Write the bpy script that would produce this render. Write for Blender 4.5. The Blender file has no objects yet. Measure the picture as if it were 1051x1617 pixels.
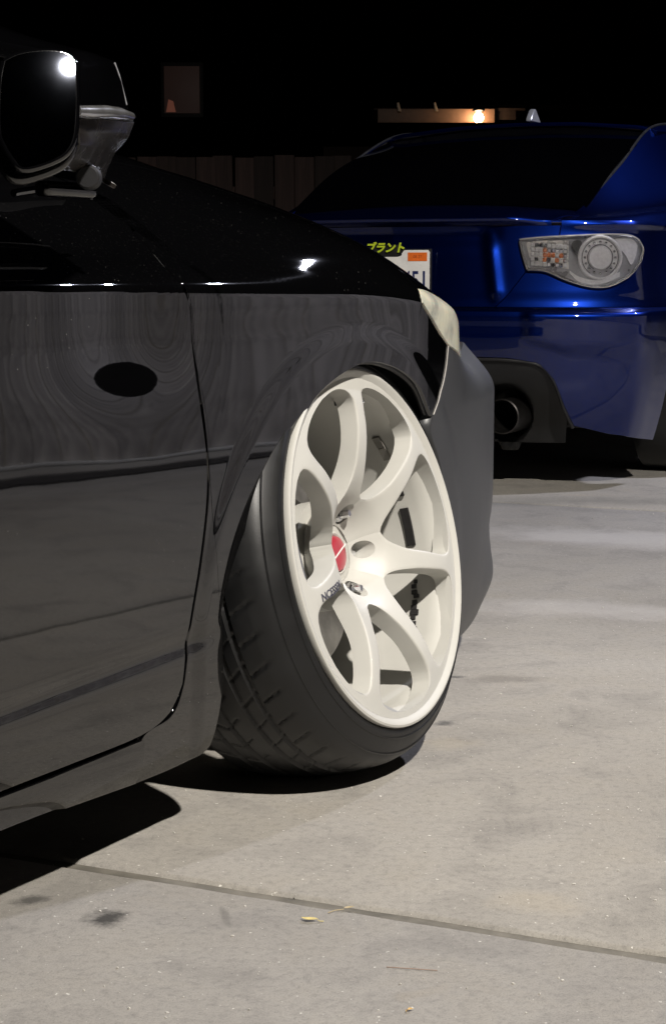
import bpy, bmesh, math, random
from mathutils import Vector, Matrix
random.seed(7)
scene = bpy.context.scene
# ---------------------------------------------------------------- camera
F = 2700.0; CAM_H = .71; PITCH = math.atan((808.5-434)/F)
cd = bpy.data.cameras.new('camera'); cam = bpy.data.objects.new('camera', cd); scene.collection.objects.link(cam)
cd.sensor_fit = 'VERTICAL'; cd.sensor_height = 24.0; cd.lens = F/1617*24.0; cd.clip_start = .05; cd.clip_end = 400
cam.location = (0, 0, CAM_H); cam.rotation_euler = (math.pi/2-PITCH, 0, 0); scene.camera = cam
# ---------------------------------------------------------------- night sky
w = bpy.data.worlds.new('World'); scene.world = w; w.use_nodes = True
nt = w.node_tree; bg = nt.nodes['Background']; sky = nt.nodes.new('ShaderNodeTexSky'); sky.sky_type = 'NISHITA'; sky.sun_disc = False
sky.sun_elevation = math.radians(-4); sky.sun_rotation = math.radians(150)
nt.links.new(sky.outputs[0], bg.inputs[0]); bg.inputs[1].default_value = .012
# ---------------------------------------------------------------- lamps of the place (they show as reflections in mirror, bonnet and deck)
def area(name, loc, target, power, col, size, spread=180):
    l = bpy.data.lights.new(name, 'AREA'); l.shape = 'DISK'; l.size = size; l.energy = power; l.color = col; l.spread = math.radians(spread)
    o = bpy.data.objects.new(name, l); scene.collection.objects.link(o); o.location = loc
    o.rotation_euler = (Vector(target)-Vector(loc)).to_track_quat('-Z', 'Y').to_euler(); return o
KEY = (1.75, -1.45, 4.85); SIDE = (3.20, 5.68, 3.85)
area('floodlight_lamp', KEY, (.35, 2.9, 0), 175, (1.0, .94, .86), .16, 92)
area('street_lamp_bulb', SIDE, (2.6, 4.0, 0), 185, (.82, .84, 1.0), .18)
scene.view_settings.view_transform = 'Standard'; scene.view_settings.look = 'None'; scene.view_settings.exposure = 0; scene.view_settings.gamma = 1
scene.view_settings.use_curve_mapping = False
scene.render.engine = 'CYCLES'; scene.cycles.max_bounces = 8
# ---------- body surface of the black coupe: s runs forward along the plan line, h runs up the section ----------
import numpy as np, math
PHI = math.radians(30.0)
CU = np.array([math.sin(PHI), math.cos(PHI), 0.0])      # forward
CS = np.array([math.cos(PHI), -math.sin(PHI), 0.0])     # outward, right-hand side
CO = np.array([0.07015, 2.39078, 0.0]) - 0.04 * CS      # foot of the front axle on the side plane
_pu = np.array([-3.4, -2.6, -1.6, -.8, -.3, .1, .2, .3, .4, .5, .6, .7, .8, .88, .95, 1.00, 1.035, 1.05, 1.06, 1.06])
_pv = np.array([-.12, -.05, -.01, 0, 0, 0, -.0032, -.0128, -.029, -.051, -.080, -.115, -.157, -.20, -.248, -.30, -.36, -.43, -.60, -.87])
_ps = np.concatenate([[0], np.cumsum(np.hypot(np.diff(_pu), np.diff(_pv)))]); _ps = _ps - np.interp(.1, _pu[:-2], _ps[:-2]) + .1
def _cr(xs, ys, x):
    # smooth (Catmull-Rom, non-uniform) interpolation
    x = min(max(x, xs[0]), xs[-1]); i = int(np.searchsorted(xs, x, 'right')) - 1; i = min(max(i, 0), len(xs) - 2)
    h = xs[i+1] - xs[i]; t = (x - xs[i]) / h
    def m(k):
        if k == 0: return (ys[1]-ys[0]) / (xs[1]-xs[0])
        if k == len(xs)-1: return (ys[-1]-ys[-2]) / (xs[-1]-xs[-2])
        a = (ys[k]-ys[k-1])/(xs[k]-xs[k-1]); b = (ys[k+1]-ys[k])/(xs[k+1]-xs[k]); ha = xs[k]-xs[k-1]; hb = xs[k+1]-xs[k]
        return (a*hb + b*ha)/(ha+hb)
    return (2*t**3-3*t*t+1)*ys[i] + (t**3-2*t*t+t)*h*m(i) + (-2*t**3+3*t*t)*ys[i+1] + (t**3-t*t)*h*m(i+1)
_sd = np.array([0, -.007, -.025, -.052, -.080, -.112, -.16, -.25, -.40, -.80])
_sz = np.array([0, .022, .042, .065, .087, .112, .146, .190, .232, .262])
_sl = np.concatenate([[0], np.cumsum(np.hypot(np.diff(_sd), np.diff(_sz)))])
def shoulder(s): return _cr(np.array([-3., -.1, .2, .45, .8, 1.1, 2.]), np.array([.677, .677, .664, .63, .595, .57, .57]), s)
def rise(s): return _cr(np.array([-3., -.8, -.4, -.17, 0, .175, .436, .68, 1.0, 2.]), np.array([1.1, 1.08, 1.03, .97, .88, .81, .83, .78, .52, .40]), s)
def sstep(a, b, x):
    t = min(max((x-a)/(b-a), 0), 1); return t*t*(3-2*t)
def body(s, h):
    """world point of the coupe's right side / bonnet"""
    u = _cr(_ps, _pu, s); v = _cr(_ps, _pv, s)
    e = 1e-3; du = _cr(_ps, _pu, s+e) - _cr(_ps, _pu, s-e); dv = _cr(_ps, _pv, s+e) - _cr(_ps, _pv, s-e)
    L = math.hypot(du, dv) or 1; nu, nv = -dv/L, du/L      # outward normal in plan
    hs = shoulder(s)
    if h <= hs: z = h; d = 0.0
    else:
        q = h - hs; soft = sstep(0, .026, q); c0 = (.12 if s < -.03 else .035) * (math.sqrt((s+.03)**2 + .012) - .1095) * sstep(0, .07, q); d = soft * _cr(_sl, _sd, q) * (1 - .52 * math.exp(-((s-.03)/.26)**2) * (1 - sstep(.07, .26, q))) - c0; z = hs + rise(s) * _cr(_sl, _sz, q)
    # lower tuck, two soft creases, arch flare, a shallow dish in the door
    if z < .24: d -= 1.1 * (.24 - z)**2
    if z < .52 and s < .3: d -= .020 * .007 * math.log1p(math.exp((.475 - z)/.007)) * (1 - sstep(.1, .3, s))
    d -= .0030 * math.exp(-((z - .262 - .03*(s+.45))/.012)**2) * (1 - sstep(-.42, -.34, s))
    if h <= hs + .12:
        rr = math.hypot(u, z - .235)
        d += .0028 * (1 - sstep(.380, .412, rr)) * (1 - sstep(.25, .55, s)) * (1 - sstep(hs, hs + .12, h))
    # below the shoulder the skin first leans in, most in the middle of the door, then stands up again to the shoulder crease
    if s < .3:
        A = .0056 + .0104 * math.exp(-((s + .520)/.105)**2) + .003 * math.exp(-((s + .75)/.25)**2); zc = .588 - .05*max(-.2, min(.2, s+.545)); fade = 1 - sstep(-.12, .25, s)
        d -= fade * (A * .5*(1 + math.erf((z - zc)/(.034*1.414))) - .0020 * sstep(.625, .672, min(z, shoulder(s))))
    if s > .34:      # nose: the bumper narrows upward and flares to a lip below
        k = sstep(.45, .8, s)
        d -= sstep(.34, .62, s) * (.072 * sstep(.50, .62, z) + .045 * sstep(.60, .72, z))
        d += k * (0 + .010 * math.exp(-((z-.15)/.035)**2) - .006 * math.exp(-((z-.24)/.04)**2))
    u += nu * d; v += nv * d
    P = CO + CU*u + CS*v; P[2] = z
    return P
# ---------- rear of the blue coupe: s from the centre line round the corner along the right side, z up ----------
PSI = math.radians(26.0)
BF = np.array([math.sin(PSI), math.cos(PSI), 0.0]); BR = np.array([math.cos(PSI), -math.sin(PSI), 0.0]); BO = np.array([.17, 5.73, 0.0])
_br = np.array([0, .30, .48, .61, .70, .77, .815, .838, .853, .872, .885, .87])
_bf = np.array([0, .015, .045, .088, .135, .188, .238, .305, .41, .65, 1.3, 2.4])
_bs = np.concatenate([[0], np.cumsum(np.hypot(np.diff(_br), np.diff(_bf)))])
_bz = np.array([.10, .20, .30, .42, .54, .585, .594, .600, .612, .66, .76, .85, .90])
_bd = np.array([.09, .06, .035, .018, .004, .002, .006, .020, .026, .034, .046, .058, .062])
def blue(s, z, off=0.0):
    a = abs(s); r = _cr(_bs, _br, a); f = _cr(_bs, _bf, a); e = 2e-3
    dr = _cr(_bs, _br, a+e) - _cr(_bs, _br, max(a-e, 0)); df = _cr(_bs, _bf, a+e) - _cr(_bs, _bf, max(a-e, 0)); L = math.hypot(dr, df) or 1
    nr, nf = df/L, -dr/L
    if a < 1e-6: nr, nf = 0., -1.
    d = _cr(_bz, _bd, z)
    side = sstep(.95, 1.25, a)                              # past the corner the ledge dies out
    d = d*(1-side) + side*(.05*((.62-z)/.4)**2 if z < .62 else .25*(z-.62)**2*3)
    d -= .013 * sstep(.455, .475, z - .25*max(0, .62-a)) * (1 - sstep(.584, .598, z)) * sstep(.47, .50, a) * (1 - sstep(.84, .93, a))
    d = d - off
    r -= nr*d; f -= nf*d
    if s < 0: r = -r
    P = BO + BF*f + BR*r; P[2] = z
    return P

TR = {'gap': [(-0.4261, 0.2139), (-0.4153, 0.2752), (-0.3903, 0.3662), (-0.3773, 0.4354), (-0.3774, 0.4903), (-0.3875, 0.553), (-0.3947, 0.6297), (-0.4018, 0.6769), (-0.4115, 0.6942), (-0.4104, 0.714), (-0.3872, 0.7515), (-0.388, 0.7813), (-0.3695, 0.8452)],
 'doorbot': [(-0.4261, 0.2139), (-0.4478, 0.1785), (-0.503, 0.1636), (-0.6289, 0.162), (-0.7573, 0.1618)],
 'sillbot': [(-0.3404, 0.1108), (-0.3837, 0.1043), (-0.4965, 0.1034), (-0.6376, 0.1114), (-0.7472, 0.1188)],
 'sillfront': [(-0.4965, 0.1034), (-0.4171, 0.1028), (-0.358, 0.1083), (-0.3434, 0.1289), (-0.3418, 0.1996), (-0.3481, 0.2633), (-0.3487, 0.2959)],
 'arch': [(-0.3487, 0.2959), (-0.3277, 0.3412), (-0.2919, 0.3932), (-0.2551, 0.4299), (-0.2174, 0.4592), (-0.162, 0.5131), (-0.1195, 0.5484), (-0.0491, 0.5747), (0.0274, 0.588), (0.1103, 0.5761), (0.1863, 0.545), (0.2363, 0.4955)],
 'seam': [(0.2415, 0.4971), (0.2601, 0.5143), (0.2869, 0.5381), (0.3042, 0.5667), (0.3141, 0.5999)],
 'headin': [(0.3125, 0.602), (0.2761, 0.6208), (0.235, 0.647), (0.2014, 0.6722), (0.2189, 0.7001)],
 'headout': [(0.2189, 0.7001), (0.2595, 0.698), (0.2953, 0.6873), (0.3254, 0.6721), (0.3453, 0.6581), (0.3638, 0.6411), (0.3819, 0.6205), (0.3896, 0.597), (0.4025, 0.5781), (0.39, 0.5858), (0.334, 0.5962), (0.3125, 0.602)]}
# ---------------------------------------------------------------- helpers
COL = scene.collection
def link(name, me, mat=None, parent=None, smooth=35, **props):
    o = bpy.data.objects.new(name, me); COL.objects.link(o)
    if mat and not me.materials: me.materials.append(mat)
    if parent: o.parent = parent
    if smooth and len(me.polygons):
        me.polygons.foreach_set('use_smooth', [True]*len(me.polygons)); me.set_sharp_from_angle(angle=math.radians(smooth))
    for k, v in props.items(): o[k] = v
    return o
def mesh(name, vs, fs):
    me = bpy.data.meshes.new(name); me.from_pydata([tuple(v) for v in vs], [], fs); me.update(); return me
def empty(name, loc=(0, 0, 0), rz=0, parent=None, **props):
    o = bpy.data.objects.new(name, None); COL.objects.link(o); o.location = loc; o.rotation_euler = (0, 0, rz); o.empty_display_size = .1
    if parent: o.parent = parent
    for k, v in props.items(): o[k] = v
    return o
def thing(name, label, cat, loc=(0, 0, 0), rz=0, group=None):
    o = empty(name, loc, rz, label=label, category=cat)
    if group: o['group'] = group
    return o
def resample(pts, n):
    P = [np.array(p, float) for p in pts]; L = [0]
    for a, b in zip(P, P[1:]): L.append(L[-1] + max(np.linalg.norm(b-a), 1e-9))
    L = np.array(L)/L[-1]; out = []
    for i in range(n+1):
        t = i/n; out.append(np.array([np.interp(t, L, [p[k] for p in P]) for k in range(len(P[0]))]))
    return out
def smooth_line(pts, n):
    """Catmull-Rom through the points, then evenly resampled"""
    P = [np.array(p, float) for p in pts]
    if len(P) < 3: return resample(P, n)
    P = [2*P[0]-P[1]] + P + [2*P[-1]-P[-2]]; out = []
    for i in range(1, len(P)-2):
        for k in range(8):
            t = k/8; a, b, c, d = P[i-1:i+3]
            out.append(.5*((2*b)+(-a+c)*t+(2*a-5*b+4*c-d)*t*t+(-a+3*b-3*c+d)*t**3))
    out.append(P[-2]); return resample(out, n)
CENTRE = [None]
def sheet(name, A, B, m, fn, mat, parent, depth=.014, rnd=.0016, flip=False, mirror=None, smooth=40, params=None, surf=None, **props):
    """curved body panel ruled between parameter curves A and B (same length), mapped by fn; its rim is rounded and turned inwards"""
    n = len(A)-1
    def pt(i, j):
        t = j/m; q = (1-t)*A[i]+t*B[i]; return fn(*q)
    G = [[np.array(pt(i, j)) for j in range(m+1)] for i in range(n+1)]
    if fn is body and not mirror: params = [[(1-j/m)*A[i]+j/m*B[i] for j in range(m+1)] for i in range(n+1)]; surf = body
    if mirror: G = [[mirror(p) for p in r] for r in G]
    # outward side: away from the middle of the thing
    cen = CENTRE[0]; acc = 0.0
    for i in range(0, n, max(1, n//12)):
        for j in range(0, m, max(1, m//8)):
            c = np.cross(G[i+1][j]-G[i][j], G[i][j+1]-G[i][j]); acc += c.dot(G[i][j]-cen)
    flip = acc < 0
    exact = None
    if params is not None:      # true surface normals, so that mirrored things stay clean on long thin cells
        exact = []
        for r in params:
            row = []
            for s_, h_ in r:
                e_ = 1.5e-3; c = np.cross(np.array(surf(s_+e_, h_))-np.array(surf(s_-e_, h_)), np.array(surf(s_, h_+e_))-np.array(surf(s_, h_-e_)))
                c = c/(np.linalg.norm(c)+1e-15); row.append(c)
            exact.append(row)
        mid_ = exact[n//2][m//2]; sg_ = 1 if mid_.dot(G[n//2][m//2]-cen) > 0 else -1
        exact = [[c*sg_ for c in r] for r in exact]
    vs = [p for r in G for p in r]; W = m+1; fs = []
    for i in range(n):
        for j in range(m):
            q = (i*W+j, (i+1)*W+j, (i+1)*W+j+1, i*W+j+1); fs.append(q[::-1] if flip else q)
    if depth:
        loop = [(i, 0) for i in range(n)] + [(n, j) for j in range(m)] + [(i, m) for i in range(n, 0, -1)] + [(0, j) for j in range(m, 0, -1)]
        def nrm(i, j):
            if exact: return exact[i][j]
            a = G[min(i+1, n)][j]-G[max(i-1, 0)][j]; b = G[i][min(j+1, m)]-G[i][max(j-1, 0)]
            c = np.cross(a, b); c = c/(np.linalg.norm(c)+1e-12); return c if c.dot(G[i][j]-cen) > 0 else -c
        N = [nrm(*q) for q in loop]; base = len(vs); K = len(loop)
        inner = []
        for k, (i, j) in enumerate(loop):
            q0, q1 = loop[k-1], loop[(k+1) % K]; T = G[q1[0]][q1[1]]-G[q0[0]][q0[1]]; T = T/(np.linalg.norm(T)+1e-12)
            c = G[min(max(i, 1), n-1)][min(max(j, 1), m-1)] - G[i][j]; c = c - T*c.dot(T); c = c - N[k]*c.dot(N[k]); L_ = np.linalg.norm(c); c = c/L_ if L_ > 1e-5 else (inner[-1] if inner else c)
            vs.append(G[i][j]-c*rnd*.6-N[k]*rnd); inner.append(c)
        for k, (i, j) in enumerate(loop): vs.append(G[i][j]-inner[k]*rnd*.6-N[k]*depth)
        for k in range(K):
            k2 = (k+1) % K; a = loop[k][0]*W+loop[k][1]; b = loop[k2][0]*W+loop[k2][1]
            q = (a, base+k, base+k2, b); fs.append(q[::-1] if flip else q)
            q = (base+k, base+K+k, base+K+k2, base+k2); fs.append(q[::-1] if flip else q)
    me = mesh(name, vs, fs)
    bm = bmesh.new(); bm.from_mesh(me); bm.normal_update(); bm.to_mesh(me); bm.free()
    o = link(name, me, mat, parent, smooth, **props)
    if exact:
        me.set_sharp_from_angle(angle=math.pi)
        nn_ = [tuple(c) for r in exact for c in r]
        if depth: nn_ += [tuple((N[k]-inner[k])/np.linalg.norm(N[k]-inner[k])) for k in range(K)] + [tuple(-inner[k]) for k in range(K)]
        me.normals_split_custom_set_from_vertices(nn_)
    return o
def lathe(prof, n=64, M=None, closed=False, a0=0, a1=2*math.pi):
    """profile (r, z) turned about local z"""
    full = abs(a1-a0-2*math.pi) < 1e-6; cols = n if full else n+1; vs = []; m = len(prof)
    for i in range(cols):
        a = a0+(a1-a0)*i/n
        for r, z in prof: vs.append(Vector((r*math.cos(a), r*math.sin(a), z)))
    fs = []
    for i in range(n):
        i2 = (i+1) % cols
        for j in range(m-1 + (1 if closed else 0)):
            j2 = (j+1) % m
            fs.append((i*m+j, i2*m+j, i2*m+j2, i*m+j2))
    if M is not None: vs = [M @ v for v in vs]
    return vs, fs
def turned(name, prof, mat, parent=None, n=64, M=None, closed=False, smooth=35, **props):
    vs, fs = lathe(prof, n, M, closed); me = mesh(name, vs, fs)
    bm = bmesh.new(); bm.from_mesh(me); bmesh.ops.remove_doubles(bm, verts=bm.verts, dist=1e-6); bmesh.ops.recalc_face_normals(bm, faces=bm.faces); bm.to_mesh(me); bm.free()
    return link(name, me, mat, parent, smooth, **props)
def box(name, size, mat, parent=None, loc=(0, 0, 0), M=None, bev=.004, seg=2, **props):
    bm = bmesh.new(); bmesh.ops.create_cube(bm, size=1); bmesh.ops.scale(bm, vec=size, verts=bm.verts)
    if bev: bmesh.ops.bevel(bm, geom=bm.edges[:], offset=bev, segments=seg, affect='EDGES', profile=.6)
    bmesh.ops.translate(bm, vec=loc, verts=bm.verts)
    if M is not None: bmesh.ops.transform(bm, matrix=M, verts=bm.verts)
    me = bpy.data.meshes.new(name); bm.to_mesh(me); bm.free(); return link(name, me, mat, parent, 35, **props)
def tube(name, pts, r, mat, parent=None, n=10, M=None, **props):
    """round bar along points; r a number or a list"""
    P = [Vector(p) for p in pts]; rs = r if isinstance(r, (list, tuple)) else [r]*len(P); vs = []; fs = []
    up = Vector((0, 0, 1)); d0 = (P[1]-P[0]).normalized()
    if abs(d0.dot(up)) > .9: up = Vector((1, 0, 0))
    for i, p in enumerate(P):
        d = (P[min(i+1, len(P)-1)]-P[max(i-1, 0)]).normalized(); a = d.cross(up).normalized(); b = a.cross(d).normalized()
        for k in range(n):
            t = 2*math.pi*k/n; vs.append(p+a*(math.cos(t)*rs[i])+b*(math.sin(t)*rs[i]))
    for i in range(len(P)-1):
        for k in range(n):
            k2 = (k+1) % n; fs.append((i*n+k, (i+1)*n+k, (i+1)*n+k2, i*n+k2))
    fs.append(tuple(range(n))); fs.append(tuple(reversed(range((len(P)-1)*n, len(P)*n))))
    if M is not None: vs = [M @ v for v in vs]
    me = mesh(name, vs, fs); bm = bmesh.new(); bm.from_mesh(me); bmesh.ops.recalc_face_normals(bm, faces=bm.faces); bm.to_mesh(me); bm.free()
    return link(name, me, mat, parent, 40, **props)
def prism(name, outline, z0, z1, mat, parent=None, M=None, bev=0, seg=2, **props):
    """flat outline (x, y) given thickness z0..z1"""
    bm = bmesh.new(); f = bm.faces.new([bm.verts.new((x, y, z0)) for x, y in outline])
    ex = bmesh.ops.extrude_face_region(bm, geom=[f]); bmesh.ops.translate(bm, vec=(0, 0, z1-z0), verts=[v for v in ex['geom'] if isinstance(v, bmesh.types.BMVert)])
    bmesh.ops.recalc_face_normals(bm, faces=bm.faces)
    if bev:
        es = [e for e in bm.edges if len(e.link_faces) == 2 and e.calc_face_angle(0) > .9]
        bmesh.ops.bevel(bm, geom=es, offset=bev, segments=seg, affect='EDGES', profile=.6)
    if M is not None: bmesh.ops.transform(bm, matrix=M, verts=bm.verts)
    me = bpy.data.meshes.new(name); bm.to_mesh(me); bm.free(); return link(name, me, mat, parent, 35, **props)
def frame_mat(o, x, y, z):
    """matrix with the given origin and axes"""
    M = Matrix.Identity(4)
    for k, a in enumerate((x, y, z)):
        for r in range(3): M[r][k] = a[r]
    for r in range(3): M[r][3] = o[r]
    return M
def lettering(name, body_text, size, M, mat, parent, extrude=.0004, align='CENTER', shear=0, bold=0, squash=1):
    cu = bpy.data.curves.new(name, 'FONT'); cu.body = body_text; cu.size = size; cu.extrude = extrude; cu.align_x = align; cu.align_y = 'CENTER'; cu.shear = shear; cu.offset = bold; cu.resolution_u = 3
    o = bpy.data.objects.new(name, cu); COL.objects.link(o); dg = bpy.context.evaluated_depsgraph_get()
    me = bpy.data.meshes.new_from_object(o.evaluated_get(dg)); bpy.data.objects.remove(o); me.materials.clear()
    me.transform(M @ Matrix.Diagonal((squash, 1, 1, 1))); return link(name, me, mat, parent, 0)
# ---------------------------------------------------------------- materials
def newmat(name):
    m = bpy.data.materials.new(name); m.use_nodes = True; nt = m.node_tree; return m, nt, nt.nodes['Principled BSDF']
def N(nt, t, **kw):
    n = nt.nodes.new(t)
    for k, v in kw.items(): setattr(n, k, v)
    return n
def noise(nt, scale, detail=4, rough=.55, coord='Object', vec=None, dist=0):
    tc = N(nt, 'ShaderNodeTexCoord'); n = N(nt, 'ShaderNodeTexNoise'); n.inputs['Scale'].default_value = scale; n.inputs['Detail'].default_value = detail
    n.inputs['Roughness'].default_value = rough; n.inputs['Distortion'].default_value = dist
    nt.links.new(vec if vec else tc.outputs[coord], n.inputs['Vector']); return n
def ramp(nt, src, stops):
    r = N(nt, 'ShaderNodeValToRGB'); e = r.color_ramp.elements
    while len(e) < len(stops): e.new(.5)
    for k, (p, c) in enumerate(stops):
        e[k].position = p; e[k].color = c if len(c) == 4 else (*c, 1)
    nt.links.new(src, r.inputs[0]); return r
def simple(name, col, rough=.5, metal=0, coat=0, var=.12, vscale=30, bump=0, bscale=200, spec=.5, rvar=.08, **kw):
    m, nt, b = newmat(name); n = noise(nt, vscale)
    r = ramp(nt, n.outputs[0], [(.25, tuple(c*(1-var) for c in col)), (.75, tuple(min(c*(1+var), 1) for c in col))]); nt.links.new(r.outputs[0], b.inputs['Base Color'])
    rr = N(nt, 'ShaderNodeMapRange'); rr.inputs['To Min'].default_value = max(rough-rvar, .01); rr.inputs['To Max'].default_value = rough+rvar
    nt.links.new(n.outputs[0], rr.inputs['Value']); nt.links.new(rr.outputs[0], b.inputs['Roughness'])
    b.inputs['Metallic'].default_value = metal; b.inputs['Coat Weight'].default_value = coat; b.inputs['Coat Roughness'].default_value = .03; b.inputs['Specular IOR Level'].default_value = spec
    if bump:
        nb = noise(nt, bscale, 5); bp = N(nt, 'ShaderNodeBump'); bp.inputs['Strength'].default_value = bump; bp.inputs['Distance'].default_value = .002
        nt.links.new(nb.outputs[0], bp.inputs['Height']); nt.links.new(bp.outputs[0], b.inputs['Normal'])
    for k, v in kw.items(): b.inputs[k.replace('_', ' ')].default_value = v
    return m
def black_paint():
    m, nt, b = newmat('black gloss paint'); b.inputs['Base Color'].default_value = (.0012, .0012, .0014, 1); b.inputs['Roughness'].default_value = .028; b.inputs['IOR'].default_value = 1.85
    # fine dust on the upward faces and a trace of waviness
    geo = N(nt, 'ShaderNodeNewGeometry'); sx = N(nt, 'ShaderNodeSeparateXYZ'); nt.links.new(geo.outputs['Normal'], sx.inputs[0])
    sp = noise(nt, 260, 3, .7); sr = ramp(nt, sp.outputs[0], [(.60, (0, 0, 0)), (.80, (1, 1, 1))])
    mu = N(nt, 'ShaderNodeMath', operation='MULTIPLY'); up = N(nt, 'ShaderNodeMapRange'); up.inputs['From Min'].default_value = .15; up.inputs['From Max'].default_value = .9; up.inputs['To Min'].default_value = .002; up.inputs['To Max'].default_value = .03
    nt.links.new(sx.outputs['Z'], up.inputs['Value']); nt.links.new(sr.outputs[0], mu.inputs[0]); nt.links.new(up.outputs[0], mu.inputs[1])
    mx = N(nt, 'ShaderNodeMix', data_type='RGBA'); mx.inputs['A'].default_value = (.0012, .0012, .0014, 1); mx.inputs['B'].default_value = (.30, .29, .27, 1)
    vd = N(nt, 'ShaderNodeTexVoronoi'); vd.inputs['Scale'].default_value = 95; tcd = N(nt, 'ShaderNodeTexCoord'); nt.links.new(tcd.outputs['Object'], vd.inputs['Vector'])
    dr_ = ramp(nt, vd.outputs['Distance'], [(.045, (1, 1, 1)), (.075, (0, 0, 0))]); dm = noise(nt, 3.0, 3); dk = ramp(nt, dm.outputs[0], [(.46, (0, 0, 0)), (.62, (.45, .45, .45))])
    m_2 = N(nt, 'ShaderNodeMath', operation='MULTIPLY'); nt.links.new(dr_.outputs[0], m_2.inputs[0]); nt.links.new(dk.outputs[0], m_2.inputs[1])
    m_3 = N(nt, 'ShaderNodeMath', operation='ADD'); nt.links.new(mu.outputs[0], m_3.inputs[0]); nt.links.new(m_2.outputs[0], m_3.inputs[1])
    nt.links.new(m_3.outputs[0], mx.inputs['Factor']); nt.links.new(mx.outputs['Result'], b.inputs['Base Color'])
    tc = N(nt, 'ShaderNodeTexCoord'); mp = N(nt, 'ShaderNodeMapping'); mp.inputs['Scale'].default_value = (1, 1, 1.6); nt.links.new(tc.outputs['Object'], mp.inputs[0])
    wv = noise(nt, 5.5, 2, .4, vec=mp.outputs[0]); bp = N(nt, 'ShaderNodeBump'); bp.inputs['Strength'].default_value = .045; bp.inputs['Distance'].default_value = .004; nt.links.new(wv.outputs[0], bp.inputs['Height'])
    op = noise(nt, 420, 2); b2 = N(nt, 'ShaderNodeBump'); b2.inputs['Strength'].default_value = .006; b2.inputs['Distance'].default_value = .0003
    nt.links.new(op.outputs[0], b2.inputs['Height']); nt.links.new(bp.outputs[0], b2.inputs['Normal']); nt.links.new(b2.outputs[0], b.inputs['Normal']); return m
def blue_paint():
    m, nt, b = newmat('blue metallic paint'); b.inputs['Metallic'].default_value = 1; b.inputs['Roughness'].default_value = .37
    b.inputs['Coat Weight'].default_value = 1; b.inputs['Coat Roughness'].default_value = .025; b.inputs['Coat IOR'].default_value = 1.55
    v = N(nt, 'ShaderNodeTexVoronoi'); v.inputs['Scale'].default_value = 1400; tc = N(nt, 'ShaderNodeTexCoord'); nt.links.new(tc.outputs['Object'], v.inputs['Vector'])
    r = ramp(nt, v.outputs['Color'], [(0, (.0014, .008, .088)), (1, (.003, .017, .155))]); nt.links.new(r.outputs[0], b.inputs['Base Color']); return m
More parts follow.
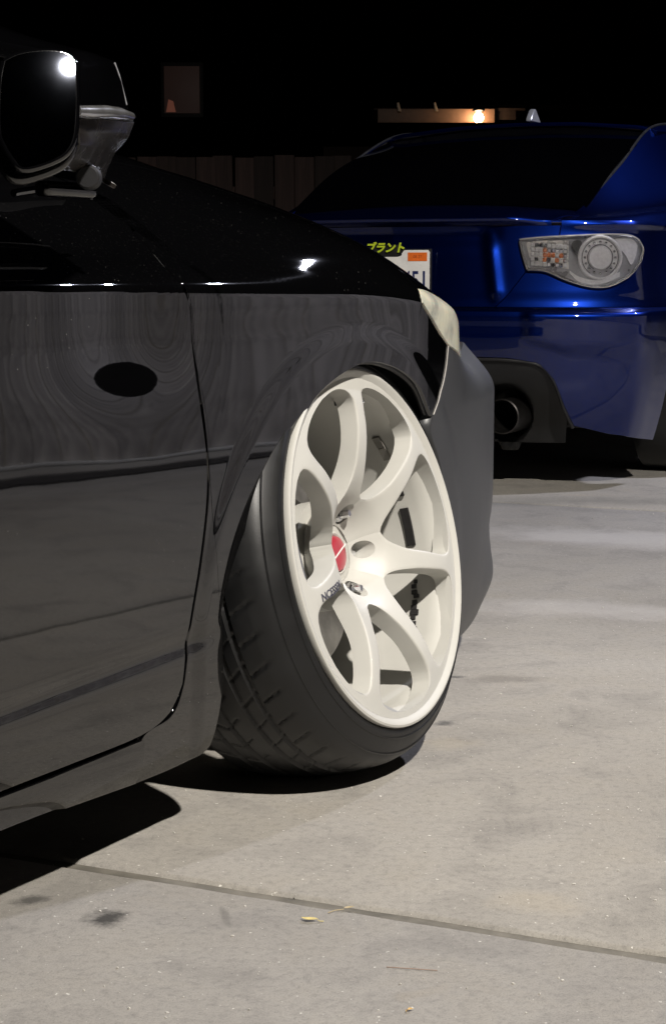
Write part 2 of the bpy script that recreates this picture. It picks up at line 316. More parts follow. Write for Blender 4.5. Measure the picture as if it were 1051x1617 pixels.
def concrete():
    m, nt, b = newmat('worn driveway concrete'); tc = N(nt, 'ShaderNodeTexCoord'); L = nt.links.new
    big = noise(nt, .9, 5, .6, dist=.4); mid = noise(nt, 7, 6, .62, dist=.6); fine = noise(nt, 90, 5, .7); grit = noise(nt, 420, 3, .8)
    r1 = ramp(nt, big.outputs[0], [(.30, (.240, .225, .200)), (.50, (.30, .283, .255)), (.72, (.36, .342, .312))])
    r2 = ramp(nt, mid.outputs[0], [(.28, (.70, .70, .71)), (.5, (1, 1, 1)), (.72, (1.0, .985, .95))])
    mx = N(nt, 'ShaderNodeMix', data_type='RGBA', blend_type='MULTIPLY'); mx.inputs['Factor'].default_value = .8; L(r1.outputs[0], mx.inputs['A']); L(r2.outputs[0], mx.inputs['B'])
    r3 = ramp(nt, fine.outputs[0], [(.32, (.72, .72, .73)), (.52, (1, 1, 1))]); m2 = N(nt, 'ShaderNodeMix', data_type='RGBA', blend_type='MULTIPLY'); m2.inputs['Factor'].default_value = .75; L(mx.outputs['Result'], m2.inputs['A']); L(r3.outputs[0], m2.inputs['B'])
    r4 = ramp(nt, grit.outputs[0], [(.30, (.60, .60, .60)), (.5, (1, 1, 1)), (.70, (1.0, 1.0, 1.0)), (.78, (1.35, 1.33, 1.28))]); m3 = N(nt, 'ShaderNodeMix', data_type='RGBA', blend_type='MULTIPLY'); m3.inputs['Factor'].default_value = .8; L(m2.outputs['Result'], m3.inputs['A']); L(r4.outputs[0], m3.inputs['B'])
    # pale scuffed specks and ochre rust blotches
    sp = noise(nt, 150, 2, .5); sr = ramp(nt, sp.outputs[0], [(.715, (0, 0, 0)), (.74, (1, 1, 1))]); m4 = N(nt, 'ShaderNodeMix', data_type='RGBA'); L(sr.outputs[0], m4.inputs['Factor']); L(m3.outputs['Result'], m4.inputs['A']); m4.inputs['B'].default_value = (.62, .60, .55, 1)
    oc = noise(nt, 2.6, 3, .7, dist=1.2); orr = ramp(nt, oc.outputs[0], [(.68, (0, 0, 0)), (.80, (.30, .30, .30))]); m5 = N(nt, 'ShaderNodeMix', data_type='RGBA'); L(orr.outputs[0], m5.inputs['Factor']); L(m4.outputs['Result'], m5.inputs['A']); m5.inputs['B'].default_value = (.34, .25, .11, 1)
    col = m5.outputs['Result']
    # stains and patches that lie on the slab at fixed places: (x, y, radius x, radius y, turn, colour, strength)
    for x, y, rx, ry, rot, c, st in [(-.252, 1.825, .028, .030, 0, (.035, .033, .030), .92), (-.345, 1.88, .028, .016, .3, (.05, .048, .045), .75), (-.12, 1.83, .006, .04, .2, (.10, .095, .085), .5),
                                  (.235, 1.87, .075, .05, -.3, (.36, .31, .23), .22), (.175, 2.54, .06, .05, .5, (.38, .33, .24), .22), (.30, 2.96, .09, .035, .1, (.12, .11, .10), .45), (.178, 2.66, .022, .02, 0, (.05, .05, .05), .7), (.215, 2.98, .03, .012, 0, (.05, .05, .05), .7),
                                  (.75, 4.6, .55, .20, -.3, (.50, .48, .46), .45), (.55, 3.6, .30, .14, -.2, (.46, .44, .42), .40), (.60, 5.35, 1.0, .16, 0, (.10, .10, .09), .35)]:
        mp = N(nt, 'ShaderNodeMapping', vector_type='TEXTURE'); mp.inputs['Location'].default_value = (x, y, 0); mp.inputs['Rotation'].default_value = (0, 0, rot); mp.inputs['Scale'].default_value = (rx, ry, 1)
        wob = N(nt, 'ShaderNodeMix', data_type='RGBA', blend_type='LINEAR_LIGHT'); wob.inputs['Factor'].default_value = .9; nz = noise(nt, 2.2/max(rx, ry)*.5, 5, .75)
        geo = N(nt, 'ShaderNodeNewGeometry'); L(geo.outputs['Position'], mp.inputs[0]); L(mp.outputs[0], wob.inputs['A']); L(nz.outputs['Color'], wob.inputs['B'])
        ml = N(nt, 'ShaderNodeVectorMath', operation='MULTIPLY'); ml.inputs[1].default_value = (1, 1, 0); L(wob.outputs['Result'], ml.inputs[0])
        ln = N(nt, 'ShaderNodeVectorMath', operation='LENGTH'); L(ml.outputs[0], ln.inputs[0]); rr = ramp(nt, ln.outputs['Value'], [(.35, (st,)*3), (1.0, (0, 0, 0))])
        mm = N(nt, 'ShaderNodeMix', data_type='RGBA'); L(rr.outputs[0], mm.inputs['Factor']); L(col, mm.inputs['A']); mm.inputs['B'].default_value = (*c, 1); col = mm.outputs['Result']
    L(col, b.inputs['Base Color']); b.inputs['Roughness'].default_value = .78; b.inputs['Specular IOR Level'].default_value = .35
    ad = N(nt, 'ShaderNodeMath', operation='ADD'); L(fine.outputs[0], ad.inputs[0]); L(grit.outputs[0], ad.inputs[1]); bp = N(nt, 'ShaderNodeBump'); bp.inputs['Strength'].default_value = .45; bp.inputs['Distance'].default_value = .0022; L(ad.outputs[0], bp.inputs['Height'])
    b2 = N(nt, 'ShaderNodeBump'); b2.inputs['Strength'].default_value = .25; b2.inputs['Distance'].default_value = .01; L(mid.outputs[0], b2.inputs['Height']); L(bp.outputs[0], b2.inputs['Normal']); L(b2.outputs[0], b.inputs['Normal']); return m
M_BLACK = black_paint(); M_BLUE = blue_paint(); M_CONC = concrete()
M_PRIMER = simple('satin black bumper', (.030, .031, .033), .40, var=.25, vscale=6, bump=.06, bscale=500, spec=.5)
M_TRIM = simple('black plastic trim', (.012, .012, .013), .42, var=.3, bump=.15, bscale=900)
M_DIFF = simple('dull black diffuser plastic', (.006, .006, .006), .45, var=.3, bump=.1, bscale=900)
M_GAP = simple('unlit cavity plastic', (.006, .006, .006), .8)
M_WHITE = simple('white wheel enamel', (.46, .453, .418), .48, coat=.08, var=.04, vscale=14, rvar=.05)
M_WHITE_IN = simple('white barrel enamel', (.48, .47, .42), .35, var=.10, vscale=9)
M_TYRE = simple('tyre rubber', (.0042, .0044, .0048), .46, var=.35, vscale=22, bump=.05, bscale=600, rvar=.12)
M_CHROME = simple('polished steel', (.70, .70, .72), .12, metal=1, var=.08)
M_STEEL = simple('grey brake iron', (.30, .29, .28), .38, metal=.8, var=.3, vscale=40)
M_RED = simple('red enamel cap', (.40, .035, .055), .3, var=.1, coat=.5)
M_INK = simple('dark printed ink', (.05, .05, .07), .6)
M_GLASSD = simple('dark tinted glass', (.0007, .0007, .001), .02, var=.1, rvar=.005)
M_MIRROR = simple('mirror glass', (.12, .13, .16), .022, metal=1, var=.05, rvar=.004)
M_PLATE = simple('white plate enamel', (.78, .77, .75), .4, var=.05)
M_ORANGE = simple('orange sticker', (.80, .16, .02), .5, var=.1)
M_GREEN = simple('yellow green vinyl', (.50, .62, .03), .5, var=.05)
M_LENSBASE = simple('silver lamp reflector', (.80, .79, .77), .22, metal=.45, var=.12, vscale=60, coat=.5)
M_AMBER = simple('amber bulb glass', (.50, .17, .07), .25, var=.4, vscale=90)
def clear(name, col, rough=.03, alpha_mix=.0, ior=1.45):
    m, nt, b = newmat(name); b.inputs['Base Color'].default_value = (*col, 1); b.inputs['Transmission Weight'].default_value = 1; b.inputs['Roughness'].default_value = rough; b.inputs['IOR'].default_value = ior
    n = noise(nt, 60, 3); r = ramp(nt, n.outputs[0], [(.3, tuple(c*.96 for c in col)), (.7, col)]); nt.links.new(r.outputs[0], b.inputs['Base Color']); return m
M_LENS = clear('clear lamp cover', (.97, .96, .97), .03, ior=1.25)
def hazed():
    m, nt, b = newmat('hazed yellowed headlamp cover'); n = noise(nt, 14, 5, .6, dist=.8)
    r = ramp(nt, n.outputs[0], [(.34, (.22, .23, .21)), (.5, (.46, .45, .37)), (.66, (.62, .59, .45))]); nt.links.new(r.outputs[0], b.inputs['Base Color'])
    b.inputs['Roughness'].default_value = .22; b.inputs['Coat Weight'].default_value = .6; b.inputs['Subsurface Weight'].default_value = .15; b.inputs['Subsurface Scale'].default_value = .01; return m
M_HAZE = hazed()
# ================================================================ GROUND
JA = math.atan2(-.286, .658)                     # direction of the visible joint
jd = Vector((math.cos(JA), math.sin(JA), 0)); jn = Vector((-jd.y, jd.x, 0)); J0 = Vector((-.306, 2.012, 0))
vs = [(-60, -40, -.02), (60, -40, -.02), (60, 80, -.02), (-60, 80, -.02)]
M_ASPH = simple('night asphalt', (.05, .048, .046), .85, var=.3, vscale=3, bump=.5, bscale=120)
link('ground', mesh('ground', vs, [(0, 1, 2, 3)]), M_ASPH, None, 0, kind='structure')
drive = empty('driveway', (0, 0, 0), 0, kind='structure')
def slab(x0, x1, y0, y1):
    """one cast panel of the driveway in joint coordinates, edges slightly worn down"""
    bm = bmesh.new(); nx = max(2, int((x1-x0)/.05)); e = .006; xs = [x0, x0+.003, x0+e] + [x0+e+(x1-x0-2*e)*k/nx for k in range(1, nx)] + [x1-e, x1-.003, x1]
    def ed(x): return 0
    ys = [y0, y0+.003, y0+e, (y0+y1)/2, y1-e, y1-.003, y1]; dz = [-.0060, -.0018, 0]
    rnd = random.Random(int(x0*10+y0*100)); wob = [rnd.uniform(-.0016, .0016) for _ in xs]
    g = []
    for i, x in enumerate(xs):
        zi = dz[i] if i < 3 else (dz[len(xs)-1-i] if i > len(xs)-4 else 0); row = []
        for j, y in enumerate(ys):
            zj = dz[j] if j < 3 else (dz[len(ys)-1-j] if j > len(ys)-4 else 0)
            yy = y + (wob[i] if j in (0, 1, 2) else (-wob[i] if j > len(ys)-4 else 0))
            row.append(bm.verts.new(J0 + jd*x + jn*yy + Vector((0, 0, min(zi, zj)))))
        g.append(row)
    for i in range(len(xs)-1):
        for j in range(len(ys)-1): bm.faces.new((g[i][j], g[i+1][j], g[i+1][j+1], g[i][j+1]))
    me = bpy.data.meshes.new('slab'); bm.to_mesh(me); bm.free(); link('slab', me, M_CONC, drive, 40)
for ix in range(-3, 16):
    for iy in range(-3, 6):
        slab(-2.1+ix*3.2, -2.1+(ix+1)*3.2-.013, iy*3.4, iy*3.4+3.4-.022)
fb = [J0+jd*x+jn*y+Vector((0, 0, -.0055)) for x, y in ((-12, -14), (50, -14), (50, 24), (-12, 24))]
link('joint_filler', mesh('joint_filler', fb, [(0, 1, 2, 3)]), simple('dirty joint filler', (.13, .12, .10), .9, var=.4, vscale=25, bump=.5), drive, 0)
FB = Vector((4.12, 4.0, 0)); FA = Vector((math.sin(math.radians(12)), math.cos(math.radians(12)), 0)); FN = Vector((-FA.y, FA.x, 0))   # FN points to the cars
Mfs = frame_mat(FB, FA, FN, (0, 0, 1))
box('kerb', (40, .30, .02), M_CONC, None, (2, .17, .010), Mfs, .004, kind='structure')
box('gutter', (40, .23, .012), simple('dark damp soil', (.012, .010, .008), .95, var=.5, bump=.8, bscale=50), None, (2, .437, .006), Mfs, 0, kind='structure')
# grit scattered on the slabs
def grit():
    bm = bmesh.new(); r = random.Random(3)
    for k in range(520):
        if r.random() < .75: x, y = r.uniform(-.5, .75), 1.45+abs(r.gauss(0, .9))
        else: x, y = r.uniform(-.4, 1.5), r.uniform(2, 5.2)
        s = r.choice([.0006, .0007, .0009, .0012, .0016])*(1 if y < 3 else 1.5)
        mt = Matrix.Translation((x, y, s*.4)) @ Matrix.Rotation(r.uniform(0, 6.28), 4, Vector((r.random(), r.random(), 1)).normalized()) @ Matrix.Diagonal((s*r.uniform(.7, 1.8), s, s*.6, 1))
        bmesh.ops.create_icosphere(bm, subdivisions=1, radius=1, matrix=mt)
    me = bpy.data.meshes.new('grit'); bm.to_mesh(me); bm.free()
    link('grit', me, simple('pale grit', (.48, .46, .42), .6, var=.3, vscale=8), None, 0, kind='stuff')
grit()
# ================================================================ BLACK COUPE
car = thing('black_coupe', 'slammed gloss black coupe with white seven spoke wheel, nearest the camera at left', 'car', (0, 0, 0))
CENTRE[0] = CO - CS*.87 - CU*.6 + np.array([0, 0, .35])
bpy.context.view_layer.update()
def A2(*pts): return [np.array(p, float) for p in pts]
gap = TR['gap'] + [(-.425, .90), (-.42, .965)]
def off_s(pts, d): return [(a+d, b) for a, b in pts]
G = .0030
# door
right = smooth_line(off_s(gap, -G), 90)
bot = smooth_line([(-1.55, TR['doorbot'][-1][1])] + [(-1.1, TR['doorbot'][-1][1])] + [(a-.0045, b+.0035) for a, b in TR['doorbot'][::-1][:-1]] + [tuple(right[0])], 60)
def coons(L, R, Bt, Tp, n, m):
    """rows of parameter points inside four border curves; L and R run up, Bt and Tp run right"""
    L = resample(L, m); R = resample(R, m); Bt = resample(Bt, n); Tp = resample(Tp, n); out = []
    for i in range(n+1):
        row = []
        for j in range(m+1):
            a = i/n; c = j/m
            row.append((1-a)*L[j]+a*R[j]+(1-c)*Bt[i]+c*Tp[i]-((1-a)*(1-c)*L[0]+a*(1-c)*R[0]+(1-a)*c*L[m]+a*c*R[m]))
        out.append(row)
    return out
def sheet_grid(name, rows, fn, mat, parent, **kw):
    n = len(rows)-1; m = len(rows[0])-1
    pr = {}
    def f(i, j):
        i = int(round(i)); j = int(round(j)); return fn(*rows[i][j])
    if fn is body: kw.update(params=rows, surf=body)
    return sheet(name, [np.array((i, 0.)) for i in range(n+1)], [np.array((i, float(m))) for i in range(n+1)], m, f, mat, parent, **kw)
top = [(-1.55, .90), (-.80, .90), tuple(right[-1])]
right_d = [p for p in right if p[1] <= .90]
rows = coons([bot[0], np.array((-1.55, .90))], right_d, bot, [(-1.55, .90), right_d[-1]], 150, 150)
sheet_grid('door', rows, body, M_BLACK, car)
def MIR(P):
    P = np.array(P); d = (P-CO)@CS; return P - CS*2*(d+.87)
# front fender, ruled between the wheel arch and its outer border
inner = smooth_line(TR['sillfront'][:-1] + TR['arch'], 620)
seam_sill = [(TR['sillbot'][2][0]+.0015, TR['sillbot'][2][1]), (TR['doorbot'][2][0]+.0015, TR['doorbot'][2][1]-.002)]
corner = [(a+G*.7, b-G*.7) for a, b in TR['doorbot'][1::-1]]
og = [seam_sill[0], seam_sill[1]] + corner + off_s(gap, G)[1:]
hin = TR['headin']
outer_a = smooth_line(og, 150); 
outer_b = smooth_line([og[-1], (-.25, .97), (-.05, .965), (.09, .93), (.17, .85), (hin[-1][0]-.002, hin[-1][1]+.012), (hin[-1][0]-.004, hin[-1][1])], 120)
outer_c = smooth_line([(a-.003, b-.002) for a, b in hin[::-1]] + [(a-.0015, b) for a, b in TR['seam'][::-1][1:]], 40)
ai = [0, .50, .86, 1.0]
def part(L, a, b, n): return resample([L[int(k)] for k in np.linspace(a*(len(L)-1), b*(len(L)-1), n*2+1)], n)
Ain = part(inner, 0, .50, 150) + part(inner, .50, .90, 120)[1:] + part(inner, .90, 1, 40)[1:]
Bout = outer_a + outer_b[1:] + outer_c[1:]
sheet('front_fender', Ain, Bout, 100, body, M_BLACK, car, depth=.010, rnd=.0010)
sheet('front_fender', Ain[::8], Bout[::8], 16, body, M_BLACK, car, flip=True, depth=.02, mirror=MIR)
# inner edge of the arch: rolled lip
lip = [body(*p) for p in inner[145::4]]
tube('arch_lip', [p-CS*.012 for p in lip[::2]], .0045, M_TRIM, car, 8)
# sill
st = smooth_line([(-1.6, .165)] + [(a, b-.004) for a, b in TR['doorbot'][::-1][:3]], 40); sb = smooth_line([(-1.6, .125)] + [(a, b) for a, b in TR['sillbot'][::-1][:3]], 40)
st[-1][0] = sb[-1][0] = TR['sillbot'][2][0]-.0015
sheet('sill', sb, st, 14, lambda s, h: body(s, h) + CS*.004*math.sin(min(max((h-.1)/.06, 0), 1)*math.pi), M_BLACK, car, depth=.05)
sheet('sill', sb[::4], st[::4], 4, body, M_BLACK, car, depth=.05, mirror=MIR)
# bonnet
blow = smooth_line([(-.42, .975), (-.25, .976), (-.05, .972), (.095, .937), (.175, .856), (hin[-1][0]+.003, hin[-1][1]+.016)] + [(a, b+.006) for a, b in TR['headout'][1:6]], 60)
blow += smooth_line([tuple(blow[-1]), (.55, .615), (.80, .60), (1.2, .59), (1.75, .585)], 40)[1:]
bup = smooth_line([(-.42, 1.78), (0, 1.78), (.4, 1.70), (.75, 1.45), (1.1, 1.1), (1.75, .75)], len(blow)-1)
sheet('bonnet', blow, bup, 50, body, M_BLACK, car)
sheet('bonnet', blow[::3], bup[::3], 16, body, M_BLACK, car, mirror=MIR)
# front bumper, unpainted satin black
bl = smooth_line([(.372, .098), (.366, .16), (.350, .24), (.318, .33), (.275, .42), (.235, .47), (TR['seam'][0][0]+.0015, TR['seam'][0][1])] + [(a+.0015, b) for a, b in TR['seam'][1:]], 70)
ht = [(a, b-.0025) for a, b in TR['headout'][::-1] if b < .60 and a > .3]
btop = [tuple(bl[-1])] + [(.334, .594), (.373, .585), (.418, .574)] + [(.55, .572), (.8, .585), (1.2, .58), (1.9, .578)]
rows = coons(bl, [(1.9, .098), (1.9, .578)], [tuple(bl[0]), (1.9, .098)], btop, 110, 70)
sheet_grid('front_bumper', rows, body, M_PRIMER, car, depth=.02)
sheet_grid('front_bumper', [r[::7] for r in rows[::6]], lambda s, h: MIR(body(s, h)), M_PRIMER, car, depth=.02, flip=True)
# headlamp
hup = smooth_line([(a, b) for a, b in TR['headout'][:6]] + [(.42, .620), (.52, .606), (.62, .598)], 40)
hlo = smooth_line([(a+.001, b) for a, b in hin[::-1]] + [(.334, .597), (.373, .588), (.418, .578), (.52, .576), (.62, .582)], 40)
hl = sheet('headlight', hlo, hup, 26, lambda s, h: body(s, h)+0.002*CS, M_HAZE, car, rnd=.003)
# thin pale line between wing and bumper
seamline = [body(*p)+CS*.001 for p in smooth_line(TR['seam'], 30)]
tube('seam_edge', seamline, .0008, simple('pale seam edge', (.45, .43, .40), .5), car, 6)
# dark solid boxes added behind the panels to block light
def hull(name, u0, u1, v0, v1, z0, z1, mat, bev=.02):
    M = frame_mat(CO, CU, -CS, (0, 0, 1)); return box(name, (u1-u0, v1-v0, z1-z0), mat, car, ((u0+u1)/2, (v0+v1)/2, (z0+z1)/2), M, bev)
hull('floor_light_block', -3.2, -.47, .055, 1.68, .135, .62, M_GAP); hull('engine_light_block', -.5, .45, .42, 1.32, .14, .55, M_GAP); hull('nose_light_block', .44, .80, .30, 1.44, .14, .52, M_GAP)
# wheel-well liner
Mw = frame_mat(CO + np.array([0, 0, .235]), CU, (0, 0, 1), -CS)
vsl, fsl = lathe([(.380, .035), (.380, .06), (.375, .30), (.30, .335), (.06, .34)], 60, Mw, a0=math.radians(-16), a1=math.radians(196)); link('wheel_liner', mesh('wheel_liner', vsl, fsl), M_GAP, car)
# greenhouse: pillars, glass and roof (dark, mostly out of the frame)
def cs(u, v, z): return CO + CU*u + CS*v + np.array([0, 0, z])
def loft(name, curves, mat, parent, n=24, m=8, **kw):
    C = [resample(c, n) for c in curves]
    rows = []
    for i in range(n+1):
        col = smooth_line([c[i] for c in C], m) if len(C) > 2 else resample([c[i] for c in C], m)
        rows.append(col)
    return sheet(name, [np.array((i, 0.)) for i in range(n+1)], [np.array((i, float(m))) for i in range(n+1)], m, lambda i, j: rows[int(round(i))][int(round(j))], mat, parent, **kw)
loft('side_window', [[cs(-.55, -.165, .862), cs(-1.0, -.150, .875), cs(-1.55, -.155, .885)], [cs(-.95, -.27, 1.02), cs(-1.15, -.29, 1.08), cs(-1.6, -.33, 1.16)]], M_GLASSD, car, flip=True)
loft('pillar', [[cs(-.40, -.155, .86), cs(-.62, -.20, .925), cs(-.95, -.29, 1.045), cs(-1.3, -.37, 1.16)], [cs(-.36, -.205, .875), cs(-.62, -.25, .955), cs(-.95, -.33, 1.07), cs(-1.3, -.40, 1.175)]], M_TRIM, car, flip=True)
loft('windscreen', [[cs(-.36, -.21, .87), cs(-.62, -.255, .952), cs(-1.25, -.40, 1.16)], [cs(-.16, -.87, .93), cs(-.45, -.87, 1.03), cs(-1.15, -.87, 1.22)], [cs(-.36, -1.53, .87), cs(-.62, -1.485, .952), cs(-1.25, -1.34, 1.16)]], M_GLASSD, car, flip=True)
loft('roof', [[cs(-1.28, -.39, 1.17), cs(-1.9, -.38, 1.22), cs(-2.6, -.42, 1.12)], [cs(-1.18, -.87, 1.235), cs(-1.9, -.87, 1.27), cs(-2.7, -.87, 1.16)], [cs(-1.28, -1.35, 1.17), cs(-1.9, -1.36, 1.22), cs(-2.6, -1.32, 1.12)]], M_BLACK, car, flip=True)
rows = coons([(-3.2, .2), (-3.2, .9)], [(-1.556, .166), (-1.556, .9)], [(-3.2, .2), (-1.556, .166)], [(-3.2, .9), (-1.556, .9)], 20, 24)
sheet_grid('rear_quarter', rows, body, M_BLACK, car)
# ---------------------------------------------------------------- wheel
WC = np.array([0.07015176, 2.39077602, 0.32948553]); WA, WB = .477995, .215019
WN = np.array([math.cos(WB)*math.cos(WA), -math.cos(WB)*math.sin(WA), math.sin(WB)])
WX = np.array([math.sin(WA), math.cos(WA), 0.0]); WY = np.cross(WN, WX); WY = WY if WY[2] > 0 else -WY
MW = frame_mat(WC, WX, WY, WN)          # local x forward in the rim plane, y up in it, z outward; the lip plane is z = 0
wheel = turned('wheel', [(.2555, -.008), (.2565, -.003), (.2555, .0), (.2525, .0012), (.2485, .0), (.2455, -.0035), (.2425, -.0045), (.2400, -.0070), (.2390, -.0130), (.2370, -.0175), (.2350, -.0195), (.2335, -.0260), (.2315, -.0290), (.2300, -.0450),
                           (.2290, -.075), (.2270, -.12), (.2200, -.165), (.2180, -.215), (.2220, -.228), (.2280, -.236), (.2320, -.240)], M_WHITE, car, 180, MW)
knK = np.array([.042, .050, .060, .070, .080, .095, .11, .14, .17, .2, .2435]); knD = np.array([.0765, .0705, .0600, .0480, .0370, .0265, .0192, .0085, .0024, .0010, .0042])
def dep(r): return _cr(knK, knD, max(r, .042))
eR = np.array([.040, .074, .0785, .0800, .083, .088, .096, .107, .12, .135, .15, .175, .20, .215, .224, .230, .2325, .2340, .2349, .2440])
eL = np.array([116, 115.3, 114.5, 110, 105.5, 102, 98.8, 96, 94, 93, 92.4, 91.5, 91.2, 92.0, 93.6, 97, 100.5, 105, 112, 112])
eW = np.array([64.6, 63.9, 63.1, 66.5, 69.5, 72.5, 75.2, 77.4, 79.4, 81, 82, 83.2, 84, 83.5, 82, 78.5, 74.5, 69, 60.6, 60.6])      # right edge of the front
offs = [-2, 0, 0, 1, 0, 0, 0]
def spoke_mesh(k):
    rs = np.concatenate([np.linspace(.042, .077, 12), np.linspace(.0785, .096, 14), np.linspace(.10, .212, 24), np.linspace(.215, .230, 7), np.linspace(.231, .2349, 12), [.237, .2400, .2432]])
    vs = []; fs = []; mL = 360/7; kk = offs[k]
    for r in rs:
        L = _cr(eR, eL, r); R = _cr(eR, eW, r); d = dep(r)
        wgt = sstep(.079, .11, r)*(1-sstep(.205, .233, r)); L += kk*wgt; R += kk*wgt
        # the back is wider than the front on both sides (draft), and thins towards the rim
        dr = math.degrees(.0022*wgt/r); bk = d + .036 - .008*sstep(.09, .16, r); e = .0026*wgt+.00005; ea = math.degrees(e/r)
        mid = [q/8 for q in range(1, 8)]; La, Ra = L-ea, R+ea
        th = [L+dr, L+.15*dr, L, L-.35*ea, La] + [La*(1-q)+Ra*q for q in mid] + [Ra, R+.35*ea, R, R-.15*dr, R-1.5*dr] + [(R-1.5*dr)*(1-q)+(L+dr)*q for q in (.25, .5, .75)]
        dd = [bk, d+e*1.3, d+e*.75, d+e*.22, d] + [d-.0016*wgt*q*(1-q) for q in mid] + [d, d+e*.22, d+e*.75, d+e*1.3, bk, bk, bk, bk]
        for t, z in zip(th, dd):
            a = math.radians(t - k*mL); vs.append(MW @ Vector((r*math.cos(a), r*math.sin(a), -z)))
    m = 20
    for i in range(len(rs)-1):
        for j in range(m):
            j2 = (j+1) % m; fs.append((i*m+j, i*m+j2, (i+1)*m+j2, (i+1)*m+j))
    fs.append(tuple(range(m))); fs.append(tuple(reversed(range((len(rs)-1)*m, len(rs)*m))))
    me = mesh('spoke', vs, fs); bm = bmesh.new(); bm.from_mesh(me); bmesh.ops.recalc_face_normals(bm, faces=bm.faces); bm.to_mesh(me); bm.free(); return me
for k in range(7): link('spoke', spoke_mesh(k), M_WHITE, wheel, 50)
# hub with lug pockets cut into it
hub = turned('hub', [(.0, -.0775), (.026, -.0775), (.0275, -.0760), (.0295, -.0750), (.0315, -.0760), (.0330, -.0775), (.0415, -.0780), (.0418, -.118), (0, -.118)], M_WHITE, None, 96, MW)
bmc = bmesh.new()
for k in range(5):
    a = math.radians(-4+72*k); bmesh.ops.create_cone(bmc, cap_ends=True, segments=28, radius1=.0128, radius2=.0128, depth=.060, matrix=MW @ Matrix.Translation((.0572*math.cos(a), .0572*math.sin(a), -.0575)))
mc = bpy.data.meshes.new('cut'); bmc.to_mesh(mc); bmc.free(); cut = bpy.data.objects.new('cut', mc); COL.objects.link(cut)
for o in [hub] + [c for c in bpy.data.objects if c.name.startswith('spoke') and c.parent == wheel]:
    bo = o.modifiers.new('b', 'BOOLEAN'); bo.object = cut; bo.operation = 'DIFFERENCE'; bo.solver = 'EXACT'
    me2 = bpy.data.meshes.new_from_object(o.evaluated_get(bpy.context.evaluated_depsgraph_get())); o.modifiers.clear(); o.data = me2; me2.set_sharp_from_angle(angle=math.radians(40))
bpy.data.objects.remove(cut); hub.parent = wheel
turned('hub_back', [(.0, -.094), (.080, -.094), (.080, -.118), (0, -.118)], M_WHITE, wheel, 48, MW)
turned('centre_cap', [(.0, -.0705), (.012, -.0706), (.020, -.0712), (.0245, -.0726), (.0262, -.0765)], M_RED, wheel, 64, MW)
box('cap_line', (.050, .0020, .0008), M_PLATE, wheel, (0, 0, 0), MW @ Matrix.Translation((.0, .001, -.0701)) @ Matrix.Rotation(math.radians(22), 4, 'Z'), 0)
for k in range(5):
    a = math.radians(-4+72*k); M = MW @ Matrix.Translation((.0572*math.cos(a), .0572*math.sin(a), -.079)) @ Matrix.Rotation(k*.4, 4, 'Z')
    if k == 0: prof = [(0, .0), (.009, .0), (.0095, -.004), (.0095, -.012)]
    else: prof = [(0, .026), (.0050, .026), (.0060, .0215), (.0060, .012), (.0088, .011), (.0098, .006), (.0098, -.01)]
    nvs, nfs = lathe(prof, 6 if k else 12, M); link('lug_nut', mesh('lug_nut', nvs, nfs), M_CHROME, wheel, 25)
# valve stem
tube('valve', [(.066, .2150, -.066), (.070, .2130, -.052), (.074, .2110, -.040)], [.0058, .0052, .0045], M_TRIM, wheel, 12, MW)
tube('valve_cap', [(.074, .2110, -.040), (.077, .2098, -.033), (.080, .2086, -.025)], [.0042, .0046, .0038], M_CHROME, wheel, 10, MW)
# stick-on balance weights around the barrel
def barrel_patch(name, a0, a1, z0, z1, mat, th=.003, r0=.2225):
    vs = []; fs = []; n = max(2, int((a1-a0)/3))
    for i in range(n+1):
        a = math.radians(a0+(a1-a0)*i/n)
        for r, z in ((r0, z0), (r0-th, z0), (r0-th, z1), (r0, z1)): vs.append(MW @ Vector((r*math.cos(a), r*math.sin(a), z)))
    for i in range(n):
        for j in range(4): fs.append((i*4+j, i*4+(j+1) % 4, (i+1)*4+(j+1) % 4, (i+1)*4+j))
    fs += [(0, 1, 2, 3), (n*4+3, n*4+2, n*4+1, n*4)]
    me = mesh(name, vs, fs); bm = bmesh.new(); bm.from_mesh(me); bmesh.ops.recalc_face_normals(bm, faces=bm.faces); bm.to_mesh(me); bm.free(); link(name, me, mat, wheel, 0)
M_TAPE = simple('black balance tape', (.014, .013, .013), .55, var=.4)
M_WGT = simple('lead grey weight', (.20, .19, .17), .5, var=.3)
rt = random.Random(11)
for a0, a1 in ((-5.5, 9.5), (14.5, 16.2), (17.4, 18.6), (20, 22), (23, 25.5)): barrel_patch('balance_weight', a0, a1, -.0585, -.0725 if a1-a0 > 4 else -.066, M_TAPE, .003, .2285)
a = -19.0
while a > -40:      # torn remains of dark tape, printed in patches
    w_ = rt.uniform(.8, 2.4); q0 = rt.uniform(0, .006); q1 = rt.uniform(0, .006); barrel_patch('balance_weight', a-w_, a, -.0585-q0, -.0725+q1, M_TAPE, .0025, .2285); a -= w_+rt.choice((.15, .25, .9))
for a0, a1 in ((31, 36.8), (37.2, 42.5)): barrel_patch('balance_weight', a0, a1, -.056, -.068, M_WGT, .004, .2285)
# lettering on the lower left spoke
t0 = Vector((-.204, -.0425, 0)); t1 = Vector((-.119, -.0320, 0)); tx = (t1-t0).normalized(); ty = Vector((-tx.y, tx.x, 0))
sl = lettering('spoke_lettering', 'NCESSEN', .0150, frame_mat((t0+t1)/2, tx, ty, (0, 0, 1)), M_INK, wheel, .0003, squash=1.25, bold=.0003)
for v in sl.data.vertices:      # the print follows the dished spoke face
    v.co.z = v.co.z+.0006-dep(math.hypot(v.co.x, v.co.y))
sl.data.transform(MW)
